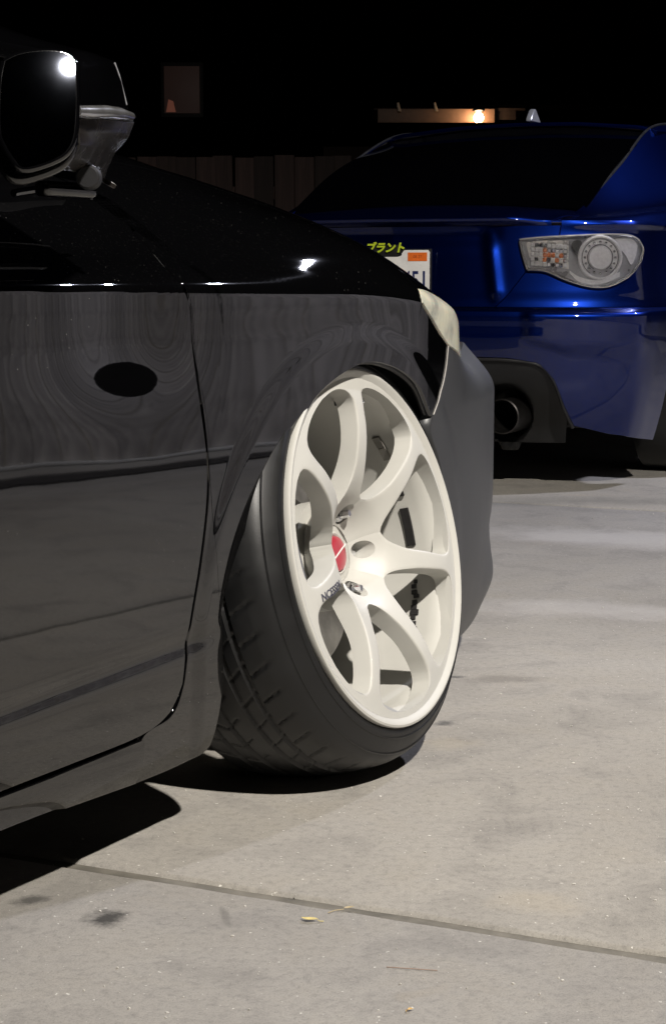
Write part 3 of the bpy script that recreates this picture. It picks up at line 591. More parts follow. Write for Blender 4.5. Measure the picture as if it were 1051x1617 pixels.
# brake disc, caliper and upright seen through the windows
turned('brake_disc', [(.05, -.150), (.09, -.150), (.092, -.143), (.160, -.143), (.160, -.167), (.09, -.167)], M_STEEL, wheel, 90, MW)
bmk = []
for a in (150, 158, 166, 174, 182): pass
vsk, fsk = lathe([(.115, -.125), (.172, -.125), (.185, -.14), (.185, -.18), (.115, -.18)], 20, MW, True, a0=math.radians(128), a1=math.radians(176)); link('brake_caliper', mesh('brake_caliper', vsk, fsk), simple('dull red brown caliper', (.10, .025, .022), .55, var=.4), wheel)
tube('control_arm', [(-.02, -.06, -.19), (-.10, -.10, -.24), (-.20, -.13, -.36)], [.022, .018, .02], M_STEEL, car, 12, MW)
tube('axle_carrier', [(0, 0, -.11), (0, 0, -.26)], [.06, .05], M_STEEL, wheel, 24, MW)
# tyre: stretched side wall, cut tread, flattened where it stands
prof = [(.250, -.010), (.2555, -.0085), (.2600, -.0055), (.2650, -.0060), (.2710, -.0085), (.2790, -.0130), (.2870, -.0185), (.2930, -.0235), (.2975, -.0290), (.3010, -.0360), (.3040, -.0440)]
nt_ = 44; zt0, zt1 = -.050, -.205
for i in range(nt_+1):
    z = zt0+(zt1-zt0)*i/nt_; c = (z-(zt0+zt1)/2)/((zt0-zt1)/2); prof.append((.3125-.0065*c*c, z))
prof += [(.3030, -.212), (.2960, -.222), (.2800, -.232), (.2640, -.236), (.2520, -.232)]
NT = 720; vs = []; fs = []; m = len(prof)
for i in range(NT):
    th = 2*math.pi*i/NT
    for j, (r, z) in enumerate(prof):
        rr = r
        if -.036 > z > -.212:
            for gz in (-.083, -.108, -.148, -.174):
                if abs(z-gz) < .0036: rr -= .0045
            # lateral slots, leaning one way near each shoulder and in the middle ribs
            if z > -.080: ph = (th*180/math.pi*1 + (z+.05)*90) % 8.0; cut_ = ph < .9 and z < -.046
            elif z > -.145: ph = (th*180/math.pi + (z+.12)*150 + 3) % 8.0; cut_ = ph < .35
            else: ph = (th*180/math.pi - (z+.17)*110) % 8.0; cut_ = ph < .5
            if cut_: rr -= .0022
        if .262 < r < .2995 and z > -.03 and abs(((th*180/math.pi) % 90)-45) < 1e-9: rr += 0
        p = MW @ Vector((rr*math.cos(th), rr*math.sin(th), z))
        if p.z < .004: p.z = .0025 + .0012*math.tanh((p.z)/.02); 
        vs.append(p)
for i in range(NT):
    i2 = (i+1) % NT
    for j in range(m-1): fs.append((i*m+j, i*m+j+1, i2*m+j+1, i2*m+j))
me = mesh('tyre', vs, fs); bm = bmesh.new(); bm.from_mesh(me); bmesh.ops.recalc_face_normals(bm, faces=bm.faces); bm.to_mesh(me); bm.free()
link('tyre', me, M_TYRE, wheel, 40)
for r, z in ((.2700, -.0072), (.2905, -.0205)):
    turned('sidewall_rib', [(r-.0010, z-.001), (r-.0006, z+.0009), (r+.0006, z+.0006), (r+.0012, z-.0016)], M_TYRE, wheel, 180, MW)
# ---------------------------------------------------------------- door mirror
mirror = empty('door_mirror', (0, 0, 0), 0, car)
gp = [(-0.2989, 1.6043, 0.9026), (-0.2876, 1.6099, 0.9089), (-0.2712, 1.616, 0.9125), (-0.2556, 1.6208, 0.9131), (-0.2444, 1.6232, 0.9106), (-0.2391, 1.6224, 0.9036), (-0.2375, 1.6167, 0.8859), (-0.2367, 1.6078, 0.8594), (-0.2377, 1.6, 0.8376), (-0.2407, 1.5954, 0.8271), (-0.2471, 1.5909, 0.8194), (-0.2623, 1.5837, 0.8115), (-0.2796, 1.577, 0.8072), (-0.2875, 1.5772, 0.8145), (-0.2956, 1.5795, 0.8281), (-0.2999, 1.5824, 0.8402), (-0.3014, 1.591, 0.8663), (-0.3011, 1.5988, 0.8885)]
gp = [Vector(p) for p in gp]; gc = sum(gp, Vector())/len(gp); gn = Vector((0.2693, -0.9101, 0.315)); gx = gn.cross(Vector((0, 0, 1))).normalized()*-1; gy = gn.cross(gx).normalized()
if gy.z < 0: gy = -gy
MG = frame_mat(gc, gx, gy, gn); MGi = MG.inverted(); ol = [(MGi @ p).to_2d() for p in gp]
# convex glass
vs = []; rings = 14
olr = [Vector((q[0], q[1])) for q in smooth_line([tuple(p) for p in ol]+[tuple(ol[0])], 72)][:-1]; n = len(olr)
vs.append(MG @ Vector((0, 0, .004)))
for k in range(1, rings+1):
    for p in olr:
        q = p*(k/rings); vs.append(MG @ Vector((q.x, q.y, .004-(q.length**2)*.55)))
fs = [(0, 1+i, 1+(i+1) % n) for i in range(n)] + [(1+k*n+i, 1+(k+1)*n+i, 1+(k+1)*n+(i+1) % n, 1+k*n+(i+1) % n) for k in range(rings-1) for i in range(n)]
me = mesh('mirror_glass', vs, fs); bm = bmesh.new(); bm.from_mesh(me); bmesh.ops.recalc_face_normals(bm, faces=bm.faces); bm.to_mesh(me); bm.free(); link('mirror_glass', me, M_MIRROR, mirror, 60)
M_SHELL = simple('gloss black mirror shell', (.0015, .0015, .0018), .05, rvar=.02, IOR=1.8)
tube('glass_rim', [MG @ Vector((p.x*1.02, p.y*1.02, -.0035)) for p in olr]+[MG @ Vector((olr[0].x*1.02, olr[0].y*1.02, -.0035))], .0040, M_SHELL, mirror, 10)
tube('glass_rim', [MG @ Vector((p.x*1.11-.003, p.y*1.05-.001, -.020)) for p in olr]+[MG @ Vector((olr[0].x*1.11-.003, olr[0].y*1.05-.001, -.020))], .006, M_SHELL, mirror, 10)
CENTRE[0] = np.array(gc) + np.array([.03, .12, -.02])
upper = [[(-0.332, 1.66, 0.9314), (-0.2785, 1.66, 0.9221), (-0.2464, 1.645, 0.9156), (-0.2405, 1.64, 0.9057), (-0.239, 1.635, 0.8879), (-0.2394, 1.635, 0.8659)],
         [(-0.3454, 1.76, 0.9571), (-0.2917, 1.74, 0.9409), (-0.239, 1.72, 0.9262), (-0.2267, 1.71, 0.9141), (-0.2234, 1.71, 0.896), (-0.2231, 1.71, 0.8743)],
         [(-0.3478, 1.84, 0.9683), (-0.3002, 1.83, 0.9503), (-0.2464, 1.82, 0.9375), (-0.2255, 1.82, 0.9292), (-0.2186, 1.82, 0.9093), (-0.2125, 1.82, 0.8823)]]
loft('mirror_shell', upper, M_SHELL, mirror, 40, 20)
loft('mirror_shell', [[(-0.2397, 1.635, 0.8544), (-0.2388, 1.64, 0.8449), (-0.2381, 1.65, 0.8322), (-0.2459, 1.66, 0.82), (-0.261, 1.67, 0.8099)], [(-0.2234, 1.71, 0.8604), (-0.2243, 1.72, 0.8497), (-0.2323, 1.74, 0.834), (-0.2404, 1.76, 0.8191), (-0.251, 1.78, 0.8114)], [(-0.2068, 1.82, 0.8668), (-0.2142, 1.83, 0.8521), (-0.2296, 1.84, 0.8378), (-0.2386, 1.85, 0.8233), (-0.2449, 1.86, 0.8086)]], simple('mirror stalk with painted reflection', (.020, .017, .015), .26), mirror, 30, 20)  # browner and lighter than the shell: reflected ground put into the base colour
tube('signal_strip', [(-0.2385, 1.628, 0.8607), (-0.2318, 1.66, 0.863), (-0.2213, 1.7, 0.8667), (-0.2139, 1.76, 0.8704), (-0.2094, 1.815, 0.8728)], [.0052, .0064, .0066, .006, .0045], simple('silver signal strip', (.62, .61, .60), .16, metal=.9, var=.15), mirror, 14)
tube('shell_highlight', [(-0.2256, 1.815, 0.9273), (-0.2212, 1.815, 0.9151), (-0.2175, 1.815, 0.8998), (-0.2138, 1.815, 0.8844)], .0011, simple('painted shell highlight', (.34, .34, .36), .3, metal=.6), mirror, 6)  # pale bar drawn as the highlight along the shell edge
box('foot', (.085, .020, .016), M_SHELL, mirror, (0, 0, 0), frame_mat([(-0.2758, 1.8, 0.7971)][0], CU, -CS, (0, 0, 1)), .008, 4)
turned('pivot_cover', [(0, .008), (.010, .008), (.0118, .006), (.012, 0), (.0125, -.01)], M_TRIM, mirror, 32, frame_mat([(-0.2435, 1.735, 0.8063)][0], (1, 0, 0), (0, 0, 1), (0, -1, 0)))
tube('base_gasket', [(-0.3285, 1.79, 0.7934), (-0.3104, 1.83, 0.7992), (-0.29, 1.87, 0.7984), (-0.2692, 1.93, 0.7957)], .004, M_SHELL, mirror, 8)
# ================================================================ BLUE COUPE
bc = thing('blue_coupe', 'metallic blue coupe parked beyond the black car, its tail light and plate showing', 'car', (0, 0, 0))
CENTRE[0] = BO + BF*2.2 + np.array([0, 0, .45])
def bp(f, r, z): return BO+BF*f+BR*r+np.array([0, 0, z])
lb = [(.0, .446)] + [(0.2947, 0.4445), (0.4224, 0.4422), (0.5272, 0.4267), (0.5803, 0.3713), (0.615, 0.288), (0.6511, 0.2202), (0.7847, 0.1912), (1.152, 0.1483)] + [(1.16, .15)]
def low_z(s): s = abs(s); return float(np.interp(s, [a for a, b in lb], [b for a, b in lb]))
ss = np.unique(np.concatenate([np.linspace(-1.118, 1.118, 150), [-.617, .617]]))
rows = []
zt = [.604, .600, .597, .594, .591, .587, .58]
for s in ss:
    z0 = low_z(s); col = [np.array((s, z)) for z in np.linspace(z0, .575, 16)] + [np.array((s, z)) for z in zt[::-1]]; rows.append(col)
sheet_grid('rear_bumper', rows, blue, M_BLUE, bc, depth=.03, smooth=50)
# trunk lid face and quarter panels
cutz = [(.604, .375), (.616, .387), (.647, .418), (.728, .482), (.79, .50), (.828, .585), (.868, .592)]
def cut_s(z): return float(np.interp(z, [a for a, b in cutz], [b for a, b in cutz]))
def lid(s, z):
    # gentle concave band under the lip and a pressed crease falling towards the cut line
    c = .012*math.exp(-((z-.835)/.03)**2)*(1-sstep(.34, .40, abs(s))) ; e = .010*math.exp(-((abs(s)-(.345+(.87-z)*.16))/.020)**2)*sstep(.60, .66, z)*(1-sstep(.83, .87, z))
    return blue(s, z, -c+e)
zs = np.linspace(.606, .868, 50); rows = [[np.array((cut_s(z)*(2*i/110-1), z)) for z in zs] for i in range(111)]
sheet_grid('trunk_lid', rows, lid, M_BLUE, bc, depth=.02)
def quarter(sgn):
    rows = []
    for i in range(81):
        t = i/80; rows.append([np.array((sgn*((cut_s(z)+.004)*(1-t)+1.75*t), z)) for z in np.linspace(.606, .884, 46)])
    # the rear arch is cut out by raising the lower edge
    def fn(s, z):
        a = abs(s); zz = z
        return blue(s, zz, .010*math.exp(-((z-.872)/.012)**2)*sstep(.55, .8, a))
    sheet_grid('quarter_panel', rows, fn, M_BLUE, bc, depth=.02, flip=sgn < 0)
quarter(1); quarter(-1)
def arch_z(s):
    f = s-.475; q = .345**2-(f-.98)**2; return .31+math.sqrt(q) if q > 0 else .16
for sg in (1, -1):
    rows = [[np.array((sg*s, z)) for z in np.linspace(max(arch_z(s), .16), .602, 12)] for s in np.linspace(1.122, 2.4, 60)]
    sheet_grid('side_panel', rows, blue, M_BLUE, bc, depth=.03, flip=sg < 0)
# ducktail lip and deck
lipp = [(.870, .000), (.874, .010), (.880, .024), (.887, .033), (.8935, .034), (.899, .026), (.9025, .010)]
def lipfn(s, j):
    j = min(int(round(j)), 6); k = 1-sstep(.40, .56, abs(s)); z, o = lipp[j]; z = .870+(z-.870)*(.45+.55*k); return blue(s, z, o*k+.001)
ls = np.linspace(-.56, .56, 90)
sheet('trunk_lip', [np.array((s, 0.)) for s in ls], [np.array((s, 6.)) for s in ls], 6, lipfn, M_BLUE, bc, depth=0, smooth=60)
lipend = [lipfn(s, 6) for s in ls]
gb = smooth_line([bp(.30, -.575, .905), bp(.42, -.50, .928), bp(.38, -.25, .945), bp(.37, 0, .950), bp(.38, .25, .945), bp(.42, .50, .928), bp(.30, .575, .905)], 89)
loft('deck', [lipend, [(a+b)/2+np.array([0, 0, .008]) for a, b in zip(lipend, gb)], gb], M_BLUE, bc, 89, 14, flip=False, depth=.004)
# glass, roof, upper quarters
gt = smooth_line([bp(1.26, -.545, 1.246), bp(1.31, -.25, 1.280), bp(1.32, 0, 1.287), bp(1.31, .25, 1.280), bp(1.26, .545, 1.246)], 60)
gbm = smooth_line([bp(.40, -.56, .930), bp(.39, -.25, .949), bp(.38, 0, .954), bp(.39, .25, .949), bp(.40, .56, .930)], 60)
loft('rear_window', [gbm, [(a*.55+b*.45)+np.array([0, 0, .035])-BF*.01 for a, b in zip(gbm, gt)], gt], M_GLASSD, bc, 60, 24)
rf = [[bp(f, r, z) for r, z in ((-.565, z0-.052), (-.50, z0-.028), (-.25, z0-.006), (0, z0), (.25, z0-.006), (.50, z0-.028), (.565, z0-.052))] for f, z0 in ((1.245, 1.300), (1.8, 1.330), (2.4, 1.31), (3.0, 1.22))]
loft('roof', rf, M_BLUE, bc, 40, 20)
for sg in (1, -1):
    top = [bp(.20, sg*.525, .893), bp(.40, sg*.545, .934), bp(.80, sg*.555, 1.095), bp(1.28, sg*.535, 1.266), bp(1.8, sg*.55, 1.298), bp(2.4, sg*.55, 1.275)]
    mid = [bp(.16, sg*.56, .889), bp(.44, sg*.655, .915), bp(.85, sg*.70, .985), bp(1.3, sg*.66, 1.12), bp(1.8, sg*.67, 1.14), bp(2.4, sg*.67, 1.12)]
    sh = [blue(sg*s, .882) for s in (.545, .80, 1.15, 1.6, 2.1, 2.7)]
    top, mid, sh = [smooth_line(c, 70) for c in (top, mid, sh)]
    loft('upper_quarter', [sh, [(a*.72+b*.28)+np.array([0, 0, .018])*min(1, i/14) for i, (a, b) in enumerate(zip(sh, mid))], mid, top], M_BLUE, bc, 70, 30, flip=sg < 0, depth=.006)
    tube('window_seal', [p+np.array([0, 0, .002]) for p in top[10:46]], .005, M_TRIM, bc, 8)
tube('window_seal', gt, .004, M_TRIM, bc, 8)
prism('roof_antenna', [(-.07, 0), (.05, 0), (.045, .012), (.015, .045), (.0, .052), (-.012, .046), (-.055, .012)], -.012, .012, simple('silver roof antenna', (.42, .43, .46), .3, metal=.5), bc, frame_mat(bp(1.44, 0, 1.318), -BF, (0, 0, 1), BR), .005, 3)
# dark lower diffuser with its raised edge and the round exhaust
rows = [[np.array((s, z)) for z in np.linspace(.15, low_z(s)+.004, 36)] for s in np.linspace(-.64, .64, 180)]
def dif(s, z):
    d = .018 + .10*sstep(.42, .18, z); q = math.hypot(abs(s)-.40, z-.25); return blue(s, z, -(d + .10*(1-sstep(.075, .105, q))))
for r in rows: pass
sheet_grid('diffuser', rows, dif, M_DIFF, bc, depth=.03)
edge = smooth_line([(a, b-.008) for a, b in lb[:-3]], 60); edge = [(-a, b) for a, b in edge[::-1]][:-1] + [tuple(p) for p in edge]
tube('diffuser_edge', [blue(a, b, -.010) for a, b in edge], .0075, M_TRIM, bc, 10)
for sg in (1, -1):
    Me = frame_mat(bp(.13, sg*.392, .247), BR, (0, 0, 1), -BF)
    turned('exhaust_tip', [(.050, -.20), (.052, .045), (.0545, .052), (.0585, .050), (.0590, .040), (.057, -.20)], simple('sooty exhaust steel', (.055, .052, .05), .35, metal=.9, var=.4), bc, 48, Me)
    turned('wheel', [(.0, .02), (.05, .03), (.19, .0), (.205, .015), (.215, .0), (.24, .03), (.30, .02), (.315, -.02), (.315, -.19), (.0, -.2)], M_TYRE, bc, 64, frame_mat(bp(.98, sg*.84, .315), BF, (0, 0, 1), BR*sg))
box('underbody', (1.26, 2.5, .34), M_GAP, bc, (0, 0, 0), frame_mat(bp(1.60, 0, .36), BR, BF, (0, 0, 1)), .05)
box('cabin_core', (1.30, 1.9, .28), M_GAP, bc, (0, 0, 0), frame_mat(bp(1.35, 0, .70), BR, BF, (0, 0, 1)), .05)
# fuel flap
fc = (1.33, .80); tube('fuel_flap_gap', [blue(fc[0]+.075*math.cos(t), fc[1]+.062*math.sin(t), .0012) for t in np.linspace(0, 2*math.pi, 40)], .0022, M_GAP, bc, 6)
# licence plate, sticker, frame slogan
pw = frame_mat(blue(0, .715, .014), BR, (0, 0, 1), -BF)
plo = [(-.152, -.076), (.152, -.076), (.152, .070), (.146, .076), (.062, .076), (.056, .070), (.050, .058), (.038, .054), (-.038, .054), (-.056, .070), (-.062, .076), (-.146, .076), (-.152, .070)]
prism('plate_frame', [(-.158, -.082), (.158, -.082), (.158, .080), (.060, .080), (.048, .094), (-.060, .094), (-.072, .080), (-.158, .080)], -.004, -.0005, M_TRIM, bc, pw, .001)
pl = prism('license_plate', plo, 0, .004, M_PLATE, bc, pw, .001)
prism('sticker', [(.075, .040), (.144, .040), (.144, .068), (.075, .068)], .0045, .0053, M_ORANGE, pl, pw)
lettering('sticker_print', '08 27', .014, pw @ Matrix.Translation((.110, .054, .0056)), simple('brown sticker print', (.35, .07, .01), .6), pl, .0002)
lettering('slogan', 'ブラント', .036, pw @ Matrix.Translation((-.008, .082, .006)), M_GREEN, pl, .001, shear=.25, bold=.0015)
lettering('plate_number', '8GWM 451', .085, pw @ Matrix.Translation((-.0, -.026, .0048)), simple('navy plate paint', (.01, .02, .10), .5), pl, .0005, bold=.001, squash=.72)
turned('plate_screw', [(0, .003), (.004, .0025), (.005, 0)], M_CHROME, pl, 12, pw @ Matrix.Translation((.050, .062, .004)))
# tail light
tl_top = [(0.4556, 0.822), (0.5184, 0.8278), (0.5833, 0.8317), (0.7181, 0.8378), (0.8031, 0.8381), (0.8466, 0.8343), (0.8903, 0.8223)]; tl_bot = [(0.485, 0.7283), (0.5421, 0.7242), (0.607, 0.6978), (0.6716, 0.6775), (0.7271, 0.6714), (0.7726, 0.6795), (0.824, 0.7019)]
tl_l = [tl_bot[0], [(0.4658, 0.7833)][0], tl_top[0]]; tl_r = [tl_bot[-1], [(0.8616, 0.7304)][0], [(0.8981, 0.7652)][0], [(0.9096, 0.798)][0], tl_top[-1]]
M_RIMC = simple('bright lamp rim', (.55, .54, .54), .2, metal=.7, var=.15); M_WHREF = simple('frosted white reflector', (.66, .65, .65), .22, metal=.15, var=.10, vscale=110, coat=.6)
M_CHAMB = simple('silver chamber', (.62, .60, .57), .28, metal=.4, var=.2, vscale=50); M_SMOKE_SHADE = simple('smoked lamp recess and ring shade', (.06, .06, .062), .3); M_HOUS = simple('grey lamp housing', (.30, .30, .31), .3, metal=.5, var=.25, vscale=20)
for sg in (1, -1):
    tl = empty('tail_light', (0, 0, 0), 0, bc)
    rows = coons(smooth_line(tl_l, 20), smooth_line(tl_r, 20), smooth_line(tl_bot, 60), smooth_line(tl_top, 60), 60, 22)
    if sg < 0: rows = [[np.array((-a, b)) for a, b in r] for r in rows]
    fl = sg < 0
    cen = sum(sum(r) for r in rows)/(61*23)
    base = [[cen+(q-cen)*1.0 for q in r] for r in rows]
    sheet_grid('reflector', base, lambda s, z: blue(s, z, .006), M_HOUS, tl, depth=.01, flip=fl)
    def px(p, o=.008):
        q = np.array(p, float); q[0] *= sg; return blue(q[0], q[1], o)
    sheet_grid('lens_cover', [[cen+(q-cen)*np.array((.985, .96)) for q in r] for r in rows], lambda s, z: blue(s, z, .024), M_LENS, tl, depth=.016, rnd=.005, flip=fl)
    rim = [r[0] for r in rows] + rows[-1][1:] + [r[-1] for r in rows[::-1]][1:] + rows[0][::-1][1:]
    tube('lamp_rim', [blue(a, b, .013) for a, b in rim], .0046, M_RIMC, tl, 8)
    def chamber(name, top, bot, mat, o=.010, n=30, m=10, th=.004):
        tp = smooth_line(top, n); bt = smooth_line(bot, n)
        return sheet_grid(name, [[np.array((sg*((1-j/m)*b[0]+j/m*t[0]), (1-j/m)*b[1]+j/m*t[1])) for j in range(m+1)] for t, b in zip(tp, bt)], lambda s, z: blue(s, z, o), mat, tl, depth=th, rnd=.001)
    chamber('left_chamber', [(0.4759, 0.8138), (0.5186, 0.8177), (0.6192, 0.8195)], [(0.4972, 0.7425), (0.5418, 0.7405), (0.6198, 0.7283)], M_CHAMB, .0095)
    chamber('side_reflector', [(0.7842, 0.8258), (0.8268, 0.8261), (0.8593, 0.8201), (0.8809, 0.8039)], [(0.7837, 0.8116), (0.8217, 0.7731), (0.8407, 0.7426), (0.8654, 0.7712)], M_WHREF, .0100)
    chamber('lower_reflector', [(0.6241, 0.7222), (0.6608, 0.7019), (0.7274, 0.6917), (0.798, 0.7181)], [(0.6242, 0.7141), (0.6608, 0.6857), (0.7272, 0.6796), (0.7976, 0.7039)], M_WHREF, .0090)
    rc = np.array([(0.7282, 0.7648)][0]); rc[0] *= sg
    P = Vector(blue(rc[0], rc[1], .008)); nn = Vector(np.array(blue(rc[0], rc[1], .03))-np.array(P)).normalized(); xx = Vector((0, 0, 1)).cross(nn).normalized(); yy = nn.cross(xx)
    ML = frame_mat(P, xx, yy, nn) @ Matrix.Scale(.88, 4)
    turned('ring_lamp', [(.082, -.004), (.084, .003), (.079, .008), (.073, .007), (.070, .001), (.046, -.001), (.043, .005), (.041, .007), (.036, .0055), (.014, .0065), (0, .007)], M_WHREF, tl, 72, ML)
    turned('ring_shadow', [(.0690, .0005), (.0690, .0032), (.0665, .0032), (.0665, .0005)], M_SMOKE_SHADE, tl, 72, ML)  # dark rings modelled as the shade inside the ring lamp's steps
    turned('ring_shadow', [(.0485, -.001), (.0485, .0022), (.0460, .0022), (.0460, -.001)], M_SMOKE_SHADE, tl, 72, ML)
    for k in range(16):
        a = 2*math.pi*k/16; turned('diode', [(0, .0085), (.0045, .0065), (.0062, 0)], M_CHROME, tl, 10, ML @ Matrix.Translation((.0575*math.cos(a), .0575*math.sin(a), -.001)))
    drop = [(.0, 0), (.012, .014), (.021, .034), (.022, .050), (.014, .060), (-.006, .063), (-.024, .058), (-.033, .046), (-.032, .030), (-.018, .012)]
    Pd = Vector(px([(0.6497, 0.7749)][0], .0150)); prism('lamp_recess', [(x*.62, y*.75) for x, y in drop], 0, .002, M_SMOKE_SHADE, tl, frame_mat(Pd, xx, yy, nn))
    rp = random.Random(9)
    for k in range(9):
        for j in range(5):
            q = np.array([(0.4996, 0.8117)][0])+np.array((.0136*k, -.0150*j-.0008*k)); q[0] *= sg
            mt_ = M_AMBER if (3 <= k <= 7 and 0 < j < 4 and rp.random() < .62) else (M_CHROME if rp.random() < .35 else M_WHREF)
            box('prism', (.0125, .0138, .006), mt_, tl, (0, 0, 0), frame_mat(Vector(blue(q[0], q[1]-.006, .012)), xx, yy, nn) @ Matrix.Rotation(rp.uniform(-.25, .25), 4, 'X') @ Matrix.Rotation(rp.uniform(-.25, .25), 4, 'Y'), .0022, 1)
# ================================================================ BACKGROUND
def board(name, p0, p1, h, th, mat, parent=None, z=0): pass
FY = 12.6
fence = thing('wooden_fence', 'dim brown upright board fence behind both cars', 'fence', (-4.5, FY, 0))
def wood(name, c, lo=.45, hi=1.5):
    m, nt, b = newmat(name); tc = N(nt, 'ShaderNodeTexCoord'); mp = N(nt, 'ShaderNodeMapping'); mp.inputs['Scale'].default_value = (14, 14, .9); nt.links.new(tc.outputs['Object'], mp.inputs[0])
    oi = N(nt, 'ShaderNodeObjectInfo'); n = noise(nt, 3.2, 6, .65, vec=mp.outputs[0], dist=.5); r = ramp(nt, n.outputs[0], [(.28, tuple(x*.45 for x in c)), (.55, c), (.8, tuple(x*1.5 for x in c))])
    hv = N(nt, 'ShaderNodeHueSaturation'); mr = N(nt, 'ShaderNodeMapRange'); mr.inputs['To Min'].default_value = lo; mr.inputs['To Max'].default_value = hi; nt.links.new(oi.outputs['Random'], mr.inputs['Value']); nt.links.new(mr.outputs[0], hv.inputs['Value'])
    nt.links.new(r.outputs[0], hv.inputs['Color']); nt.links.new(hv.outputs[0], b.inputs['Base Color']); b.inputs['Roughness'].default_value = .85; return m
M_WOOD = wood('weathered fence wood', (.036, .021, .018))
pm = []
for v in range(3):
    bm = bmesh.new(); bmesh.ops.create_cube(bm, size=1); bmesh.ops.scale(bm, vec=(.1415, .019, 1.60+.003*v), verts=bm.verts); bmesh.ops.translate(bm, vec=(0, 0, .80+.005*v), verts=bm.verts); bmesh.ops.bevel(bm, geom=bm.edges[:], offset=.003, segments=1, affect='EDGES')
    me = bpy.data.meshes.new('board'); bm.to_mesh(me); bm.free(); me.materials.append(M_WOOD); pm.append(me)
r = random.Random(5)
for k in range(68):
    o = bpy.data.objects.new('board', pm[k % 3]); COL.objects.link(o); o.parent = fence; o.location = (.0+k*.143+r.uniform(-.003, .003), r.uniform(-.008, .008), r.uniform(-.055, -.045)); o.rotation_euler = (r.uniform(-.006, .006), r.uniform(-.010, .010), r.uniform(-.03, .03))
for z in (.35, 1.30): box('rail', (9.9, .04, .09), M_WOOD, fence, (4.8, .035, z))
for k in range(5): box('post', (.09, .09, 1.62), M_WOOD, fence, (.3+k*2.3, .08, .81))
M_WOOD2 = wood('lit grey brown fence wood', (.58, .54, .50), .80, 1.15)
sf = thing('side_fence', 'low wooden board fence along the right edge of the driveway', 'fence', (0, 0, 0))
bm = bmesh.new(); bmesh.ops.create_cube(bm, size=1); bmesh.ops.scale(bm, vec=(.138, .02, 1.22), verts=bm.verts); bmesh.ops.bevel(bm, geom=bm.edges[:], offset=.003, segments=1, affect='EDGES'); me = bpy.data.meshes.new('board'); bm.to_mesh(me); bm.free(); me.materials.append(M_WOOD2)
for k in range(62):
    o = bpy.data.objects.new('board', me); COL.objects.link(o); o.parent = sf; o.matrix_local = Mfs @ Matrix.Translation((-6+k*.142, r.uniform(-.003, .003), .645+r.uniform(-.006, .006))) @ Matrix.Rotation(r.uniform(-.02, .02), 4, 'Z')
for z in (.30, 1.05): box('rail', (8.8, .04, .09), M_WOOD2, sf, (-1.6, -.04, z), Mfs)
box('base_board', (8.8, .02, .022), simple('white painted base board', (.75, .74, .70), .6), sf, (-1.6, .024, .034), Mfs)
for k in range(4): box('post', (.09, .09, 1.22), M_WOOD2, sf, (-5.8+k*2.5, -.105, .62), Mfs)
# neighbour's house with a lit porch lamp under the eave
M_STUCCO = simple('brown stucco', (.03, .02, .016), .9, var=.2, bump=.4, bscale=60)
house = thing('house', 'dark house beyond the blue coupe, its eave board lit by a porch lamp', 'house', (1.2, 16.2, 0))
box('wall', (8.0, .25, 2.1), M_STUCCO, house, (.8, 3.0, 1.05))
HL = lambda x, y, z: Vector((x-1.2, y-16.2, z))
eave = box('fascia', (1.00, .03, .115), simple('painted eave board', (.16, .10, .07), .6, var=.15), house, HL(*[(0.883, 15.0, 2.061)][0]), None, .004)
box('soffit', (1.30, .9, .02), M_WOOD, house, HL(1.0, 15.47, 2.12))
box('roof', (3.2, 4.0, .05), simple('dark roof shingle', (.0015, .0015, .0015), .95, spec=0, bump=.5), house, (0, 0, 0), Matrix.Translation(HL(2.5, 17.0, 2.62)) @ Matrix.Rotation(math.radians(14), 4, 'X'))
box('beam_end', (.17, .03, .09), M_WOOD, house, HL(*[(1.4856, 15.05, 2.0762)][0]))
for x in ([(0.5548, 14.95, 2.1148)][0][0], [(0.8688, 14.95, 2.1148)][0][0]):
    prism('bracket', [(0, 0), (.028, 0), (.006, .075), (-.012, .07)], 0, .02, simple('pale bracket', (.5, .42, .32), .6), house, frame_mat(HL(x, 14.95, [(0.5549, 14.95, 2.0936)][0][2]), (1, 0, 0), (0, 0, 1), (0, -1, 0)), .002)
LP = [(1.2357, 14.86, 2.0326)][0]
lampf = thing('porch_lamp', 'small lit orange porch lamp above the blue car roof', 'lamp', LP)
def glow(name, col, st):
    m, nt, b = newmat(name); b.inputs['Base Color'].default_value = (*col, 1); b.inputs['Emission Color'].default_value = (*col, 1); b.inputs['Emission Strength'].default_value = st
    n = noise(nt, 8, 2); r = ramp(nt, n.outputs[0], [(.2, tuple(c*.9 for c in col)), (.8, col)]); nt.links.new(r.outputs[0], b.inputs['Emission Color']); return m
turned('bulb', [(0, .045), (.022, .040), (.036, .022), (.046, 0), (.036, -.022), (.022, -.036), (0, -.040)], glow('hot bulb', (1.0, .66, .36), 60), lampf, 24, None)
turned('lamp_base', [(0, .075), (.05, .075), (.055, .06), (.03, .046)], M_TRIM, lampf, 24, None)
pl_ = bpy.data.lights.new('porch_bulb_light', 'POINT'); pl_.energy = 2.2; pl_.color = (1.0, .45, .18); pl_.shadow_soft_size = .05; plo_ = bpy.data.objects.new('porch_bulb_light', pl_); COL.objects.link(plo_); plo_.location = (LP[0], LP[1]+.07, LP[2])
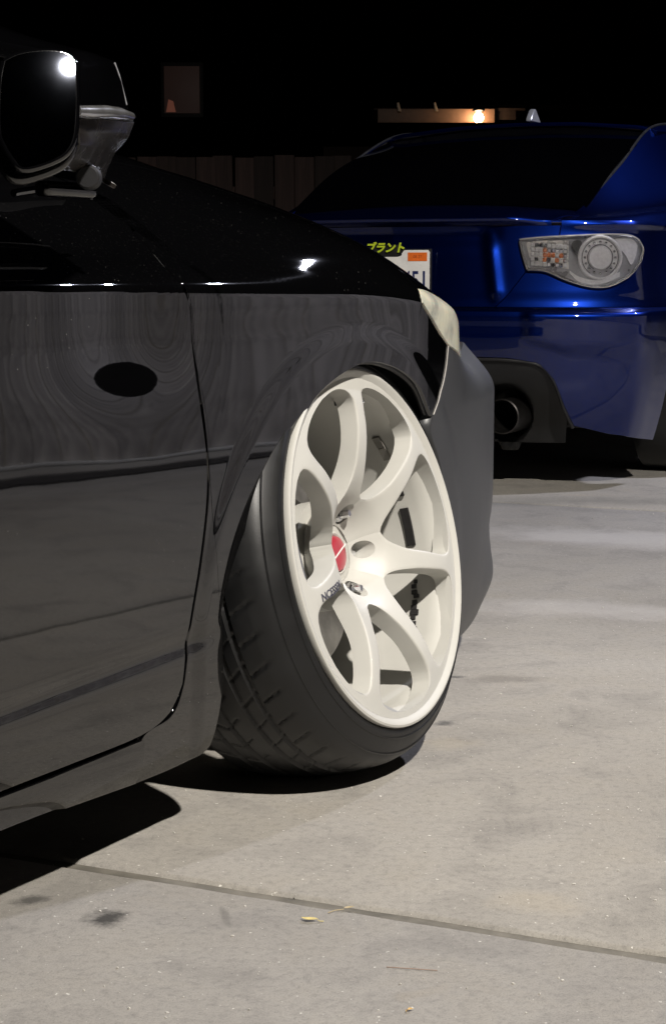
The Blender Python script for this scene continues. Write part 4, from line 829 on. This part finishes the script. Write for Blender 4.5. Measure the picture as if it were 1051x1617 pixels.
# faintly glowing curtained window of another house at left
shed = thing('far_building', 'dark building with a faint curtained window behind the fence at left', 'building', (-2.0, 18.5, 0))
box('wall', (5.0, .2, 3.4), simple('unlit siding', (.0015, .0015, .0015), .95, spec=0), shed, (-.6, 0, 1.7))
wf = box('window', (.44, .06, .56), simple('dark window frame', (.012, .010, .009), .7), shed, (.42, -.12, 2.63))
box('curtain', (.37, .02, .48), glow('curtain glow', (.020, .011, .009), .4), wf, (.42, -.155, 2.63), None, .002)
prism('lampshade', [(-.045, -.06), (.055, -.06), (.03, .05), (-.02, .07)], 0, .01, glow('red shade glow', (.16, .055, .035), .45), wf, frame_mat((.30, -.168, 2.46), (1, 0, 0), (0, 0, 1), (0, -1, 0)))
# ================================================================ LEAVES AND TWIG ON THE CONCRETE
M_LEAF = simple('dry yellow leaf', (.55, .46, .20), .6, var=.25, vscale=120)
def leaf(name, label, x, y, rz, ln, wd, curl, mat, stem=.35):
    vs = []; fs = []; n = 14
    for i in range(n+1):
        t = i/n; w_ = wd*math.sin(math.pi*min(t*1.02, 1))**.8*(1-.35*t); bend = curl*(t-.5)**2
        for k, q in enumerate((-1, -.5, 0, .5, 1)): vs.append(((t-.5)*ln, q*w_+.18*ln*math.sin(t*2.6), .002+bend*ln+abs(q)*w_*.5))
    for i in range(n):
        for k in range(4): fs.append((i*5+k, (i+1)*5+k, (i+1)*5+k+1, i*5+k+1))
    me = mesh(name, vs, fs); bm = bmesh.new(); bm.from_mesh(me); bmesh.ops.solidify(bm, geom=bm.faces[:], thickness=.0003); bm.to_mesh(me); bm.free()
    o = empty(name, (x, y, .0006), rz, label=label, category='leaf'); link('leaf_blade', me, mat, o, 60)
    tube('leaf_stem', [(-.5*ln, 0, .002), (-.5*ln-stem*ln*.5, .002, .0015), (-.5*ln-stem*ln, -.001, .001)], .0005, mat, o, 6); return o
L1 = [(-0.0257, 1.8171, 0.0), (0.0182, 1.8476, 0.0), (0.0813, 1.681, 0.0), (0.0754, 1.5801, 0.0)]
leaf('dry_leaf', 'pale yellow curled leaf with its tip to the left, lying below the concrete joint', L1[0][0], L1[0][1], math.radians(158), .019, .0042, .25, M_LEAF)
leaf('dry_leaf', 'thin tan rolled leaf on a long stem, right of the yellow leaf', L1[1][0], L1[1][1], math.radians(22), .013, .0026, .5, simple('tan leaf', (.36, .29, .17), .6, vscale=120), 1.5)
tw = tube('twig', [(L1[2][0]-.026, L1[2][1]+.006, .001), (L1[2][0], L1[2][1], .0016), (L1[2][0]+.026, L1[2][1]-.003, .001)], .0004, simple('reddish twig', (.26, .17, .12), .7), None, 6)
tw['label'] = 'thin reddish brown twig lying flat on the near concrete slab'; tw['category'] = 'twig'
sc = leaf('dry_leaf', 'tiny ochre leaf scrap at the bottom edge of the near slab', L1[3][0], L1[3][1], .4, .006, .0022, .3, simple('ochre scrap', (.5, .33, .12), .6))
# keep every child where it was modelled while its thing stands at its own base
bpy.context.view_layer.update()
for root, at in ((car, CO), (bc, BO), (sf, FB)):
    root.location = tuple(at); inv = Matrix.Translation(-Vector(at))
    for o in list(bpy.data.objects):
        if o.parent == root: o.matrix_parent_inverse = inv
